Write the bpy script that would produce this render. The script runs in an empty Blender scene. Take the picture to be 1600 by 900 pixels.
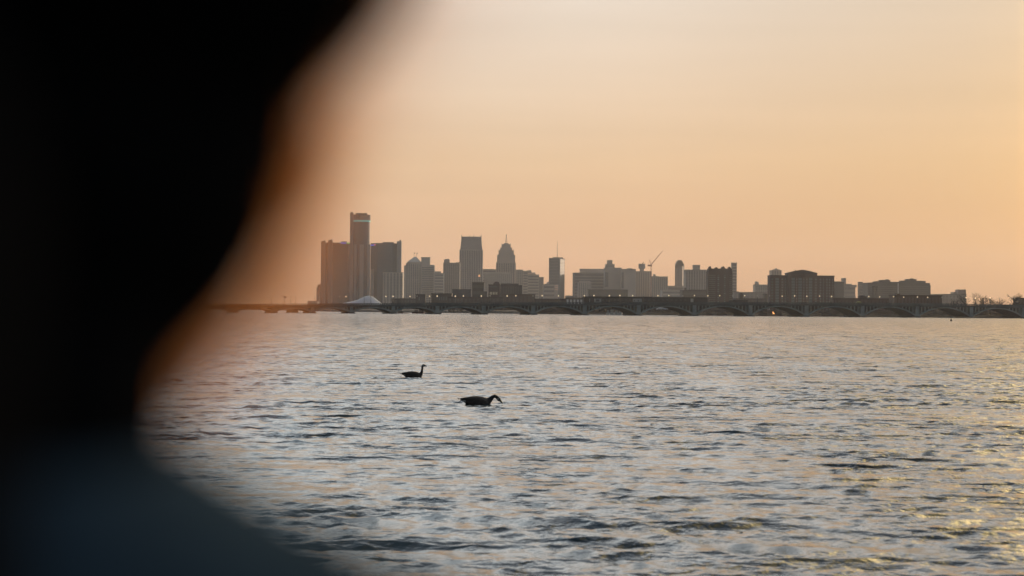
import bpy, bmesh, math, random
import numpy as np
from mathutils import Vector, Matrix, noise
random.seed(7)
R = math.radians
sc = bpy.context.scene
col = sc.collection

# ------------------------------------------------------------------ camera
F = 3500.0; HCAM = 2.5                      # focal length in photograph pixels (1600 wide), eye height over the water
cam = bpy.data.cameras.new('camera'); cam_o = bpy.data.objects.new('camera', cam); col.objects.link(cam_o)
cam.sensor_width = 36; cam.lens = F/1600*36; cam.clip_start = .05; cam.clip_end = 30000
CAM_R = Matrix.Rotation(R(90+.573), 3, 'X') @ Matrix.Rotation(.0077, 3, 'Z')
cam_o.matrix_world = Matrix.Translation((0, 0, HCAM)) @ CAM_R.to_4x4()
cam.dof.use_dof = True; cam.dof.focus_distance = 130; cam.dof.aperture_fstop = 3.5
sc.camera = cam_o

# ------------------------------------------------------------------ sky, sun, exposure
SUN_AZ, SUN_EL = R(33), R(6.0)
s_dir = Vector((math.sin(SUN_AZ)*math.cos(SUN_EL), math.cos(SUN_AZ)*math.cos(SUN_EL), math.sin(SUN_EL)))
w = bpy.data.worlds.new('World'); sc.world = w; w.use_nodes = True
nt = w.node_tree; N = nt.nodes; L = nt.links; N.clear()
def nd(t, **k):
    n = N.new(t)
    for a, b in k.items(): setattr(n, a, b)
    return n
sky = nd('ShaderNodeTexSky', sky_type='NISHITA', sun_disc=False, sun_elevation=SUN_EL, sun_rotation=SUN_AZ,
         air_density=1.0, dust_density=3.0, ozone_density=1.0)
tc = nd('ShaderNodeTexCoord'); sep = nd('ShaderNodeSeparateXYZ'); L.new(tc.outputs['Generated'], sep.inputs[0])
ramp = nd('ShaderNodeValToRGB')             # evening air colour by height; added brightness above the view silvers the water
L.new(sep.outputs['Z'], ramp.inputs[0])
cr = ramp.color_ramp
SKYRAMP = [(0.0, (.72, .405, .22)), (.02, (.745, .43, .25)), (.067, (.79, .55, .36)), (.142, (.83, .735, .64)), (.19, (1.52, 1.45, 1.34)), (.27, (1.78, 1.83, 1.78)), (.38, (1.40, 1.52, 1.55)), (.6, (.64, .70, .80)), (1.0, (.28, .34, .43))]
AZRAMP = [(-1, (.115, .135, .165)), (0, (.20, .235, .28)), (.5, (.60, .71, .82)), (.72, (.86, .92, .97)), (.80, (.96, .96, .98)), (.87, (.87, .85, .86)), (.93, (.655, .62, .61)), (.939, (.66, .61, .58)), (.95, (1.4, 1.05, .6)), (.966, (2.2, 1.6, .75)), (1.0, (3.6, 2.4, .95))]
def fill(r, pts):
    cr = r.color_ramp
    cr.elements[0].position = pts[0][0]; cr.elements[0].color = (*pts[0][1], 1)
    cr.elements[1].position = pts[-1][0]; cr.elements[1].color = (*pts[-1][1], 1)
    for p, c in pts[1:-1]:
        e = cr.elements.new(p); e.color = (*c, 1)
fill(ramp, SKYRAMP)
flat = nd('ShaderNodeCombineXYZ'); L.new(sep.outputs['X'], flat.inputs[0]); L.new(sep.outputs['Y'], flat.inputs[1])
nrm = nd('ShaderNodeVectorMath', operation='NORMALIZE'); L.new(flat.outputs[0], nrm.inputs[0])
dot = nd('ShaderNodeVectorMath', operation='DOT_PRODUCT'); L.new(nrm.outputs[0], dot.inputs[0]); dot.inputs[1].default_value = (math.sin(SUN_AZ), math.cos(SUN_AZ), 0)
mr = nd('ShaderNodeMapRange'); mr.inputs['From Min'].default_value = -1; mr.inputs['From Max'].default_value = 1; L.new(dot.outputs['Value'], mr.inputs[0])
azr = nd('ShaderNodeValToRGB'); fill(azr, [((p+1)/2, c) for p, c in AZRAMP]); L.new(mr.outputs[0], azr.inputs[0])
mul = nd('ShaderNodeMix', data_type='RGBA', blend_type='MULTIPLY'); mul.inputs[0].default_value = 1
L.new(ramp.outputs[0], mul.inputs[6]); L.new(azr.outputs[0], mul.inputs[7])
# faint streaks of high cloud
mp_ = nd('ShaderNodeMapping'); mp_.inputs['Scale'].default_value = (2.2, 2.2, 38); L.new(tc.outputs['Generated'], mp_.inputs[0])
nz_ = nd('ShaderNodeTexNoise'); nz_.inputs['Scale'].default_value = 1.6; nz_.inputs['Detail'].default_value = 4; L.new(mp_.outputs[0], nz_.inputs['Vector'])
mr2 = nd('ShaderNodeMapRange'); mr2.inputs['From Min'].default_value = .3; mr2.inputs['From Max'].default_value = .7; mr2.inputs['To Min'].default_value = .955; mr2.inputs['To Max'].default_value = 1.03
L.new(nz_.outputs[0], mr2.inputs[0])
mul2 = nd('ShaderNodeVectorMath', operation='SCALE'); L.new(mul.outputs[2], mul2.inputs[0]); L.new(mr2.outputs[0], mul2.inputs['Scale'])
SKY_BOOST, NISHITA = .92, .02
bg = nd('ShaderNodeBackground'); bg.inputs[1].default_value = SKY_BOOST; L.new(mul2.outputs[0], bg.inputs[0])
bg2 = nd('ShaderNodeBackground'); bg2.inputs[1].default_value = NISHITA; L.new(sky.outputs[0], bg2.inputs[0])
bg_sum = nd('ShaderNodeAddShader'); L.new(bg.outputs[0], bg_sum.inputs[0]); L.new(bg2.outputs[0], bg_sum.inputs[1])
wo = nd('ShaderNodeOutputWorld'); L.new(bg_sum.outputs[0], wo.inputs[0])

sun = bpy.data.lights.new('sun', 'SUN'); sun.energy = 2.0; sun.angle = R(.6); sun.color = (1, .78, .58)
sun_o = bpy.data.objects.new('sun', sun); col.objects.link(sun_o)
sun_o.rotation_euler = s_dir.to_track_quat('Z', 'Y').to_euler(); sun_o.location = (0, 0, 500)

vs = sc.view_settings; vs.view_transform = 'Standard'; vs.look = 'None'; vs.gamma = 1; vs.use_curve_mapping = False
vs.exposure = 0.0
sc.render.engine = 'CYCLES'; cy = sc.cycles
cy.use_denoising = True; cy.denoising_input_passes = 'RGB_ALBEDO_NORMAL'; cy.denoising_prefilter = 'ACCURATE'; cy.use_adaptive_sampling = False; cy.max_bounces = 6; cy.volume_bounces = 0; cy.diffuse_bounces = 2; cy.glossy_bounces = 3
cy.caustics_reflective = False; cy.caustics_refractive = False; cy.sample_clamp_indirect = 4
try: cy.denoiser = 'OPENIMAGEDENOISE'
except Exception: pass

# ------------------------------------------------------------------ helpers
def ray(x, y):
    return CAM_R @ Vector(((x-800)/F, -(y-450)/F, -1))
def W(x, y, Z):                             # the point at distance Z (world y) seen at photograph pixel x, y
    d = ray(x, y); t = Z/d.y
    return Vector((0, 0, HCAM)) + d*t
def X(x, Z, y=465): return W(x, y, Z).x
def H(x, y, Z): return W(x, y, Z).z

class MB:
    def __init__(s): s.v = []; s.f = []
    def prism(s, poly, z0, z1, top=None):   # poly: [(x, y)...]; top: other polygon for the upper ring
        n = len(poly); b = len(s.v); top = top or poly
        a = sum(poly[i][0]*poly[(i+1) % n][1]-poly[(i+1) % n][0]*poly[i][1] for i in range(n))
        if a < 0: poly = poly[::-1]; top = top[::-1]
        s.v += [(p[0], p[1], z0) for p in poly] + [(p[0], p[1], z1) for p in top]
        s.f.append(tuple(range(b+n-1, b-1, -1))); s.f.append(tuple(range(b+n, b+2*n)))
        for i in range(n):
            j = (i+1) % n; s.f.append((b+i, b+j, b+n+j, b+n+i))
        return s
    def box(s, x0, x1, y0, y1, z0, z1):
        return s.prism([(x0, y0), (x1, y0), (x1, y1), (x0, y1)], z0, z1)
    def cyl(s, x, y, r, z0, z1, n=24, r1=None):
        r1 = r if r1 is None else r1
        c = [(math.cos(2*math.pi*i/n), math.sin(2*math.pi*i/n)) for i in range(n)]
        return s.prism([(x+r*a, y+r*b) for a, b in c], z0, z1, [(x+r1*a, y+r1*b) for a, b in c])
    def tube(s, pts, rad, n=6, flat=1.0):
        pts = [Vector(p) for p in pts]
        if not hasattr(rad, '__len__'): rad = [rad]*len(pts)
        b = len(s.v); m = len(pts)
        up = None
        for i, p in enumerate(pts):
            d = (pts[min(i+1, m-1)]-pts[max(i-1, 0)]).normalized()
            if up is None: up = Vector((0, 0, 1)) if abs(d.z) < .9 else Vector((0, 1, 0))
            u = up.cross(d)
            if u.length < 1e-4: u = Vector((1, 0, 0)).cross(d)
            u.normalize(); v = d.cross(u).normalized(); up = v
            for k in range(n):
                a = 2*math.pi*k/n
                s.v.append(tuple(p+u*math.cos(a)*rad[i]+v*math.sin(a)*rad[i]*flat))
        for i in range(m-1):
            for k in range(n):
                k2 = (k+1) % n
                s.f.append((b+i*n+k, b+i*n+k2, b+(i+1)*n+k2, b+(i+1)*n+k))
        s.f.append(tuple(b+k for k in range(n-1, -1, -1))); s.f.append(tuple(b+(m-1)*n+k for k in range(n)))
        return s
    def ell(s, c, r, rot=None, nu=24, nv=16):
        b = len(s.v); c = Vector(c); M = rot or Matrix.Identity(3)
        s.v.append(tuple(c+M@Vector((0, 0, -r[2]))))
        for j in range(1, nv):
            t = math.pi*j/nv
            for i in range(nu):
                p = 2*math.pi*i/nu
                s.v.append(tuple(c+M@Vector((r[0]*math.sin(t)*math.cos(p), r[1]*math.sin(t)*math.sin(p), -r[2]*math.cos(t)))))
        s.v.append(tuple(c+M@Vector((0, 0, r[2])))); last = len(s.v)-1
        for i in range(nu):
            s.f.append((b, b+1+(i+1) % nu, b+1+i)); s.f.append((last, last-nu+i, last-nu+(i+1) % nu))
        for j in range(nv-2):
            for i in range(nu):
                a = b+1+j*nu
                s.f.append((a+i, a+(i+1) % nu, a+nu+(i+1) % nu, a+nu+i))
        return s
    def quad(s, a, b_, c, d):
        b = len(s.v); s.v += [tuple(a), tuple(b_), tuple(c), tuple(d)]; s.f.append((b, b+1, b+2, b+3)); return s
    def build(s, name, mat, parent=None, smooth=False, mats=None, world=True):
        me = bpy.data.meshes.new(name)
        off = Vector((0, 0, 0))
        if parent is not None and world:
            p = parent
            while p: off += p.location; p = p.parent
        me.from_pydata([(v[0]-off.x, v[1]-off.y, v[2]-off.z) for v in s.v], [], s.f)
        me.materials.append(mat)
        if smooth: me.polygons.foreach_set('use_smooth', [True]*len(me.polygons))
        me.update()
        o = bpy.data.objects.new(name, me); col.objects.link(o)
        if parent is not None: o.parent = parent
        return o
def tag(o, label=None, cat=None, group=None, kind=None):
    for k, v in (('label', label), ('category', cat), ('group', group), ('kind', kind)):
        if v: o[k] = v
    return o
def thing(name, loc, label, cat, group=None):
    o = bpy.data.objects.new(name, None); col.objects.link(o); o.location = loc; o.empty_display_size = .5
    return tag(o, label, cat, group)
def copy_tree(o, parent=None):
    c = o.copy(); col.objects.link(c); c.parent = parent
    for ch in list(o.children): copy_tree(ch, c)
    return c
def union(mb, voxel, smooth_it=4):          # one continuous skin from overlapping volumes
    me = bpy.data.meshes.new('tmp'); me.from_pydata(mb.v, [], mb.f); me.update()
    o = bpy.data.objects.new('tmp', me); col.objects.link(o)
    m = o.modifiers.new('r', 'REMESH'); m.mode = 'VOXEL'; m.voxel_size = voxel
    m = o.modifiers.new('s', 'SMOOTH'); m.iterations = smooth_it; m.factor = .5
    dg = bpy.context.evaluated_depsgraph_get(); ev = o.evaluated_get(dg); em = ev.to_mesh()
    r = MB(); r.v = [tuple(v.co) for v in em.vertices]; r.f = [tuple(p.vertices) for p in em.polygons]
    ev.to_mesh_clear(); bpy.data.objects.remove(o); bpy.data.meshes.remove(me)
    return r

# ------------------------------------------------------------------ materials
MATS = {}
def mix3(a, b, f): return tuple(p*(1-f)+q*f for p, q in zip(a, b))
def mat(name, c, rough=.8, metal=0, emit=None, es=1, noise_s=0, noise_a=.25, spec=.5, bump=0):
    if name in MATS: return MATS[name]
    m = bpy.data.materials.new(name); m.use_nodes = True; t = m.node_tree; b = t.nodes['Principled BSDF']
    b.inputs['Base Color'].default_value = (*c, 1); b.inputs['Roughness'].default_value = rough
    b.inputs['Metallic'].default_value = metal; b.inputs['Specular IOR Level'].default_value = spec
    if noise_s:
        tcn = t.nodes.new('ShaderNodeTexCoord'); nz = t.nodes.new('ShaderNodeTexNoise')
        nz.inputs['Scale'].default_value = noise_s; nz.inputs['Detail'].default_value = 5
        t.links.new(tcn.outputs['Object'], nz.inputs['Vector'])
        rp = t.nodes.new('ShaderNodeValToRGB'); t.links.new(nz.outputs[0], rp.inputs[0])
        rp.color_ramp.elements[0].position = .3; rp.color_ramp.elements[1].position = .7
        rp.color_ramp.elements[0].color = (*[x*(1-noise_a) for x in c], 1)
        rp.color_ramp.elements[1].color = (*[min(1, x*(1+noise_a)) for x in c], 1)
        t.links.new(rp.outputs[0], b.inputs['Base Color'])
        if bump:
            bp = t.nodes.new('ShaderNodeBump'); bp.inputs['Strength'].default_value = bump
            t.links.new(nz.outputs[0], bp.inputs['Height']); t.links.new(bp.outputs[0], b.inputs['Normal'])
    if emit:
        b.inputs['Emission Color'].default_value = (*emit, 1); b.inputs['Emission Strength'].default_value = es
    MATS[name] = m; return m
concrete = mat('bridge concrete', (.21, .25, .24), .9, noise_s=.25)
concrete_d = mat('dark concrete', (.09, .095, .09), .9, noise_s=.4)  # darker mottled concrete for footings, arch barrels and inner walls
asphalt = mat('asphalt', (.05, .05, .05), .9, noise_s=.5)
deck_m = mat('deck concrete', (.085, .105, .105), .9, noise_s=.25)
iron = mat('dark iron', (.03, .032, .03), .6)
glass = mat('window glass', (.085, .085, .085), .5)
glass_b = mat('pale window glass', (.15, .16, .155), .45)
lampw = mat('lit lamp globe', (.9, .8, .6), .4, emit=(1, .72, .42), es=1.1)
lampo = mat('unlit lamp globe', (.45, .42, .36), .3)
teal = mat('teal light strip', (.05, .3, .28), .6, emit=(.16, .60, .55), es=.36)
green = mat('green light strip', (.3, .6, .1), .4, emit=(.28, .62, .12), es=.5)
blue = mat('blue light strip', (.1, .1, .7), .4, emit=(.16, .16, .9), es=.6)
pink = mat('pink light strip', (.7, .2, .3), .4, emit=(.85, .2, .3), es=.6)
glint = mat('orange sun glint', (.8, .4, .2), .4, emit=(1, .42, .16), es=1.2)  # the sun's reflection off a facade, put in as glowing colour
litwin = mat('lit pale window', (.6, .55, .4), .4, emit=(.9, .75, .5), es=.18)
white = mat('white fabric', (.62, .64, .68), .7)
whitep = mat('white paint', (.7, .7, .68), .5)
earth = mat('river bank earth', (.055, .042, .03), .95, noise_s=.12, noise_a=.5)
ground_m = mat('city ground', (.09, .085, .07), .95, noise_s=.02, noise_a=.4)
bark = mat('bare bark', (.07, .055, .045), .9)
scrub_m = mat('winter scrub', (.075, .055, .04), .95, noise_s=.6, noise_a=.5)
tank_m = mat('dark tank', (.12, .10, .09), .8)
crane_m = mat('red crane', (.40, .12, .06), .6)

def striped(name, c1, c2, period, duty, rough=.3, axis='Z'):
    """storeys: glass with spandrels between, laid out in the thing's own height"""
    if name in MATS: return MATS[name]
    m = bpy.data.materials.new(name); m.use_nodes = True; t = m.node_tree; b = t.nodes['Principled BSDF']
    tcn = t.nodes.new('ShaderNodeTexCoord'); sp = t.nodes.new('ShaderNodeSeparateXYZ'); t.links.new(tcn.outputs['Object'], sp.inputs[0])
    dv = t.nodes.new('ShaderNodeMath'); dv.operation = 'DIVIDE'; dv.inputs[1].default_value = period; t.links.new(sp.outputs[axis], dv.inputs[0])
    fr = t.nodes.new('ShaderNodeMath'); fr.operation = 'FRACT'; t.links.new(dv.outputs[0], fr.inputs[0])
    gt = t.nodes.new('ShaderNodeMath'); gt.operation = 'GREATER_THAN'; gt.inputs[1].default_value = duty; t.links.new(fr.outputs[0], gt.inputs[0])
    mx = t.nodes.new('ShaderNodeMix'); mx.data_type = 'RGBA'; mx.inputs[6].default_value = (*c1, 1); mx.inputs[7].default_value = (*c2, 1)
    t.links.new(gt.outputs[0], mx.inputs[0]); t.links.new(mx.outputs[2], b.inputs['Base Color']); b.inputs['Roughness'].default_value = rough
    MATS[name] = m; return m

# ------------------------------------------------------------------ water
def make_water():
    rng = np.random.RandomState(5)
    core = np.linspace(-15.5, 15.5, 1050); side = np.array([20, 26, 34, 44, 56, 70.])
    az = np.radians(np.concatenate([-side[::-1], core, side]))
    r = [13.0]
    while r[-1] < 11000:
        d = r[-1]
        if d < 75: st = .085
        elif d < 260: st = .085+(d-75)/185*.42
        elif d < 800: st = .5+(d-260)/540*2.5
        else: st = d*.03
        r.append(d+st)
    r = np.array([1.5, 6.0]+r)
    RR, AA = np.meshgrid(r, az, indexing='ij')
    x0 = RR*np.sin(AA); y0 = RR*np.cos(AA)
    z = np.zeros_like(x0); dx = np.zeros_like(x0); dy = np.zeros_like(x0)
    fade_far = np.clip((900-RR)/650, 0, 1)
    # patchy wind: slow modulation of the chop
    pm = np.zeros_like(x0)
    for k in range(10):
        a = rng.uniform(0, 2*np.pi); lam = rng.uniform(7, 40)
        pm += np.cos(2*np.pi*(x0*np.cos(a)*.6+y0*np.sin(a)*1.3)/lam+rng.uniform(0, 6.3))
    pm = np.clip(1+.16*pm/np.sqrt(5), .4, 2.2)
    n = 110
    for k in range(n):
        lam = .17*(2.6/.17)**(k/(n-1))*rng.uniform(.9, 1.1)
        a = rng.normal(np.radians(-98), np.radians(34 if lam < 1.0 else 26))   # wind towards the camera, a little across
        kx, ky = np.cos(a)*2*np.pi/lam, np.sin(a)*2*np.pi/lam
        steep = .0178*(1 if lam < .7 else (.7/lam)**1.0)*(1 if lam > .25 else (lam/.25)**.5)
        amp = steep*lam/(2*np.pi)*rng.rayleigh(.9)
        ph = kx*x0+ky*y0+rng.uniform(0, 6.3)
        cut = np.clip((lam*700-RR)/(lam*260), 0, 1)*fade_far
        c = np.cos(ph); s_ = np.sin(ph)
        aa = amp*cut
        z += aa*c; dx -= aa*s_*np.cos(a)*1.6; dy -= aa*s_*np.sin(a)*1.6
    z *= pm; dx *= pm; dy *= pm
    co = np.stack([x0+dx, y0+dy, z], -1).reshape(-1, 3).astype(np.float32)
    nr, na = x0.shape
    i = np.arange(nr-1)[:, None]*na+np.arange(na-1)[None, :]
    quads = np.stack([i, i+na, i+na+1, i+1], -1).reshape(-1, 4)[:, ::-1]
    me = bpy.data.meshes.new('water')
    me.vertices.add(len(co)); me.vertices.foreach_set('co', co.ravel())
    me.loops.add(quads.size); me.loops.foreach_set('vertex_index', quads.ravel().astype(np.int32))
    me.polygons.add(len(quads)); me.polygons.foreach_set('loop_start', np.arange(0, quads.size, 4, dtype=np.int32))
    me.polygons.foreach_set('loop_total', np.full(len(quads), 4, dtype=np.int32))
    me.polygons.foreach_set('use_smooth', np.ones(len(quads), dtype=bool))
    me.update(); me.validate()
    m = bpy.data.materials.new('river water'); m.use_nodes = True; t = m.node_tree; b = t.nodes['Principled BSDF']
    b.inputs['Base Color'].default_value = (.016, .032, .038, 1); b.inputs['IOR'].default_value = 1.333
    b.inputs['Roughness'].default_value = .06; b.inputs['Specular IOR Level'].default_value = .5
    g = t.nodes.new('ShaderNodeNewGeometry')
    sp = t.nodes.new('ShaderNodeSeparateXYZ'); t.links.new(g.outputs['Position'], sp.inputs[0])
    mr = t.nodes.new('ShaderNodeMapRange'); mr.inputs['From Min'].default_value = 60; mr.inputs['From Max'].default_value = 900
    mr.inputs['To Min'].default_value = .08; mr.inputs['To Max'].default_value = .14
    t.links.new(sp.outputs['Y'], mr.inputs[0]); t.links.new(mr.outputs[0], b.inputs['Roughness'])
    mpp = t.nodes.new('ShaderNodeMapping'); mpp.inputs['Scale'].default_value = (.33, .045, 1); t.links.new(g.outputs['Position'], mpp.inputs[0])
    pn = t.nodes.new('ShaderNodeTexNoise'); pn.inputs['Scale'].default_value = 1; pn.inputs['Detail'].default_value = 5; pn.inputs['Roughness'].default_value = .7; t.links.new(mpp.outputs[0], pn.inputs['Vector'])
    pmr = t.nodes.new('ShaderNodeMapRange'); pmr.inputs['From Min'].default_value = .36; pmr.inputs['From Max'].default_value = .64; pmr.inputs['To Min'].default_value = .4; pmr.inputs['To Max'].default_value = 1.7
    t.links.new(pn.outputs[0], pmr.inputs[0])
    far = t.nodes.new('ShaderNodeMapRange'); far.inputs['From Min'].default_value = 70; far.inputs['From Max'].default_value = 500; far.inputs['To Min'].default_value = 1; far.inputs['To Max'].default_value = 2.6
    t.links.new(sp.outputs['Y'], far.inputs[0])
    pf = t.nodes.new('ShaderNodeMath'); pf.operation = 'MULTIPLY'; t.links.new(pmr.outputs[0], pf.inputs[0]); t.links.new(far.outputs[0], pf.inputs[1])
    prev = None
    for sx, sy, scl, st, dist in ((1, 1.0, 9.0, .5, .035), (1, 1.1, 3.0, .6, .11), (1, 1.6, .25, .6, 1.2)):
        mp = t.nodes.new('ShaderNodeMapping'); mp.inputs['Scale'].default_value = (sx, sy, 1)
        mp.inputs['Rotation'].default_value = (0, 0, R(8))
        t.links.new(g.outputs['Position'], mp.inputs[0])
        nz = t.nodes.new('ShaderNodeTexNoise'); nz.inputs['Scale'].default_value = scl; nz.inputs['Detail'].default_value = 3
        t.links.new(mp.outputs[0], nz.inputs['Vector'])
        bp = t.nodes.new('ShaderNodeBump'); bp.inputs['Strength'].default_value = st; 
        ds = t.nodes.new('ShaderNodeMath'); ds.operation = 'MULTIPLY'; ds.inputs[1].default_value = dist; t.links.new(pf.outputs[0], ds.inputs[0]); t.links.new(ds.outputs[0], bp.inputs['Distance'])
        t.links.new(nz.outputs[0], bp.inputs['Height'])
        if prev: t.links.new(prev.outputs[0], bp.inputs['Normal'])
        prev = bp
    t.links.new(prev.outputs[0], b.inputs['Normal'])
    me.materials.append(m)
    o = bpy.data.objects.new('water', me); col.objects.link(o); tag(o, kind='structure')
make_water()

# ------------------------------------------------------------------ land: far bank, city ground, near bank
def shore_z(x): 
    pts = [(-2000, 5200), (300, 4600), (420, 3300), (520, 2100), (640, 1850), (850, 1600), (1100, 1545), (1500, 1440), (1640, 1420), (2600, 1380)]
    for (a, za), (b, zb) in zip(pts, pts[1:]):
        if a <= x <= b: return za+(zb-za)*(x-a)/(b-a)
    return pts[-1][1]
xs = list(range(-2000, 2601, 20))
mbk = MB(); rowsz = []
for x in xs:
    Z = shore_z(x)+6*noise.noise(Vector((x*.03, 0, 0)))
    cx = (x-800)/F
    j = noise.noise(Vector((x*.05, 3, 0)))*.8
    rowsz.append([(cx*Z, Z, -.5), (cx*(Z+1), Z+1, .5), (cx*(Z+8), Z+8, 1.9+j), (cx*(Z+40), Z+40, 2.6+.5*j), (cx*9800, 9800, 3.0)])
b0 = 0
for k, rw in enumerate(rowsz):
    mbk.v += rw
    if k:
        for q in range(4):
            a = (k-1)*5+q; mbk.f.append((a, a+5, a+6, a+1))
tag(mbk.build('terrain', earth), kind='structure')
nb = MB()
ys = [(-30, 1.0), (3.2, 1.0), (4.2, .9), (6.0, .2), (8.5, -.6)]
for k in range(31):
    x = -30+2*k
    for y, z in ys: nb.v.append((x, y+.25*math.sin(x*1.3), z+(.04*math.sin(x*2.1+y) if z > .5 else 0)))
    if k:
        for q in range(4):
            a = (k-1)*5+q; nb.f.append((a+5, a+6, a+1, a))
grass_m = mat('worn grass', (.06, .075, .03), .95, noise_s=3, noise_a=.5, bump=.4)
tag(nb.build('ground', grass_m), kind='structure')

# ------------------------------------------------------------------ haze
HZ = MB().box(-3200, 3200, -25, 9900, -1.6, 262)
hz = HZ.build('haze', mat('haze', (1, 1, 1))); tag(hz, kind='stuff')
hm = bpy.data.materials.new('evening haze'); hm.use_nodes = True; t = hm.node_tree; t.nodes.clear()
hv = t.nodes.new('ShaderNodeVolumePrincipled'); hv.inputs['Color'].default_value = (.86, .88, .95, 1)
hv.inputs['Density'].default_value = 2.9e-5; hv.inputs['Anisotropy'].default_value = .5
ho = t.nodes.new('ShaderNodeOutputMaterial'); t.links.new(hv.outputs[0], ho.inputs['Volume'])
hz.data.materials.clear(); hz.data.materials.append(hm)

# ------------------------------------------------------------------ bridge
TH = math.tan(R(13.6))
def Zb(x):                                  # distance of the bridge's near face along pixel column x
    c = (x-800)/F
    return (1380-TH*181)/(1-TH*c)
along = Vector((math.cos(R(13.6)), math.sin(R(13.6)), 0)); back = Vector((-along.y, along.x, 0)); BW = 24.0
piers_px = [250, 308, 367, 428, 488.2, 549, 614.5, 683.3, 756, 833.3, 913.7, 998, 1085, 1172.6, 1260.4, 1347.8, 1433.5, 1517.9, 1599.5, 1680]
def Pb(px): Z = Zb(px); return Vector((X(px, Z, 485), Z, 0))
P0 = Pb(piers_px[0])
S = [(Pb(p)-P0).dot(along) for p in piers_px]
deck_px = {250: 475.5, 428: 474.6, 549: 474.0, 683: 473.2, 833: 472.4, 998: 471.9, 1085: 471.8, 1172: 471.9, 1260: 472.3, 1348: 473.2, 1433: 474.0, 1518: 475.2, 1600: 476.6, 1680: 477.5}
dk = sorted(deck_px.items()); dkS = [(Pb(p)-P0).dot(along) for p, _ in dk]; dkZ = [H(p, y, Zb(p)) for p, y in dk]
fit = np.polyfit(dkS, dkZ, 3)
def ztop(s): return float(np.polyval(fit, s))
def BP(s, b, z): v = P0+along*s+back*b; return (v.x, v.y, z)
br = thing('arch_bridge', Pb(914), 'long grey concrete bridge of many low open-spandrel arches crossing the river', 'bridge')
def strip(mb, s0, s1, b0, b1, f0, f1, n=60): # a beam along the bridge, f0/f1 give its lower and upper height at s
    st = len(mb.v)
    for i in range(n+1):
        s = s0+(s1-s0)*i/n
        mb.v += [BP(s, b0, f0(s)), BP(s, b1, f0(s)), BP(s, b1, f1(s)), BP(s, b0, f1(s))]
    for i in range(n):
        a = st+4*i; b = a+4
        for q in range(4):
            q2 = (q+1) % 4; mb.f.append((a+q, b+q, b+q2, a+q2))
    mb.f.append((st, st+3, st+2, st+1)); e = st+4*n; mb.f.append((e, e+1, e+2, e+3))
sA, sB = S[0]-8, S[-1]+25
d = MB(); strip(d, sA, sB, .3, BW-.3, lambda s: ztop(s)-2.3, lambda s: ztop(s)-1.15)
strip(d, sA, sB, -.25, .32, lambda s: ztop(s)-1.75, lambda s: ztop(s)-1.1)
strip(d, sA, sB, BW-.32, BW+.25, lambda s: ztop(s)-1.75, lambda s: ztop(s)-1.1)
d.build('deck', deck_m, br)
for off in (0.0, BW-.3):
    p = MB(); strip(p, sA, sB, off-.02, off+.32, lambda s: ztop(s)-.22, lambda s: ztop(s))
    strip(p, sA, sB, off-.02, off+.32, lambda s: ztop(s)-1.1, lambda s: ztop(s)-.92)
    s = sA+1
    while s < sB:                           # balusters
        if off == 0.0 or True:
            z = ztop(s); a = BP(s, off+.06, 0); c = BP(s+.55, off+.06, 0); e = BP(s+.55, off+.24, 0); g = BP(s, off+.24, 0)
            p.prism([a[:2], c[:2], e[:2], g[:2]], z-.93, z-.21)
        s += 1.1
    p.build('parapet', deck_m, br)
def zdb(s): return ztop(s)-2.3
for i, sc_ in enumerate(S):
    wdt = 1.25 if i > 6 else 1.05
    m = MB()
    a = [BP(sc_-wdt, -.1, 0)[:2], BP(sc_+wdt, -.1, 0)[:2], BP(sc_+wdt, 2.6, 0)[:2], BP(sc_-wdt, 2.6, 0)[:2]]
    m.prism(a, .7, ztop(sc_)-1.9)
    a = [BP(sc_-wdt, BW-2.6, 0)[:2], BP(sc_+wdt, BW-2.6, 0)[:2], BP(sc_+wdt, BW+.1, 0)[:2], BP(sc_-wdt, BW+.1, 0)[:2]]
    m.prism(a, .7, ztop(sc_)-1.9)
    a = [BP(sc_-wdt+.2, 2.5, 0)[:2], BP(sc_+wdt-.2, 2.5, 0)[:2], BP(sc_+wdt-.2, BW-2.5, 0)[:2], BP(sc_-wdt+.2, BW-2.5, 0)[:2]]
    m.prism(a, .7, zdb(sc_)-.05)
    pr = m.build('pier', concrete, br)
    m = MB(); fw = wdt+1.1
    a = [BP(sc_-fw, -.9, 0)[:2], BP(sc_+fw, -.9, 0)[:2], BP(sc_+fw, BW+.9, 0)[:2], BP(sc_-fw, BW+.9, 0)[:2]]
    m.prism(a, -1.0, .72); m.build('footing', concrete_d, pr)
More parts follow.
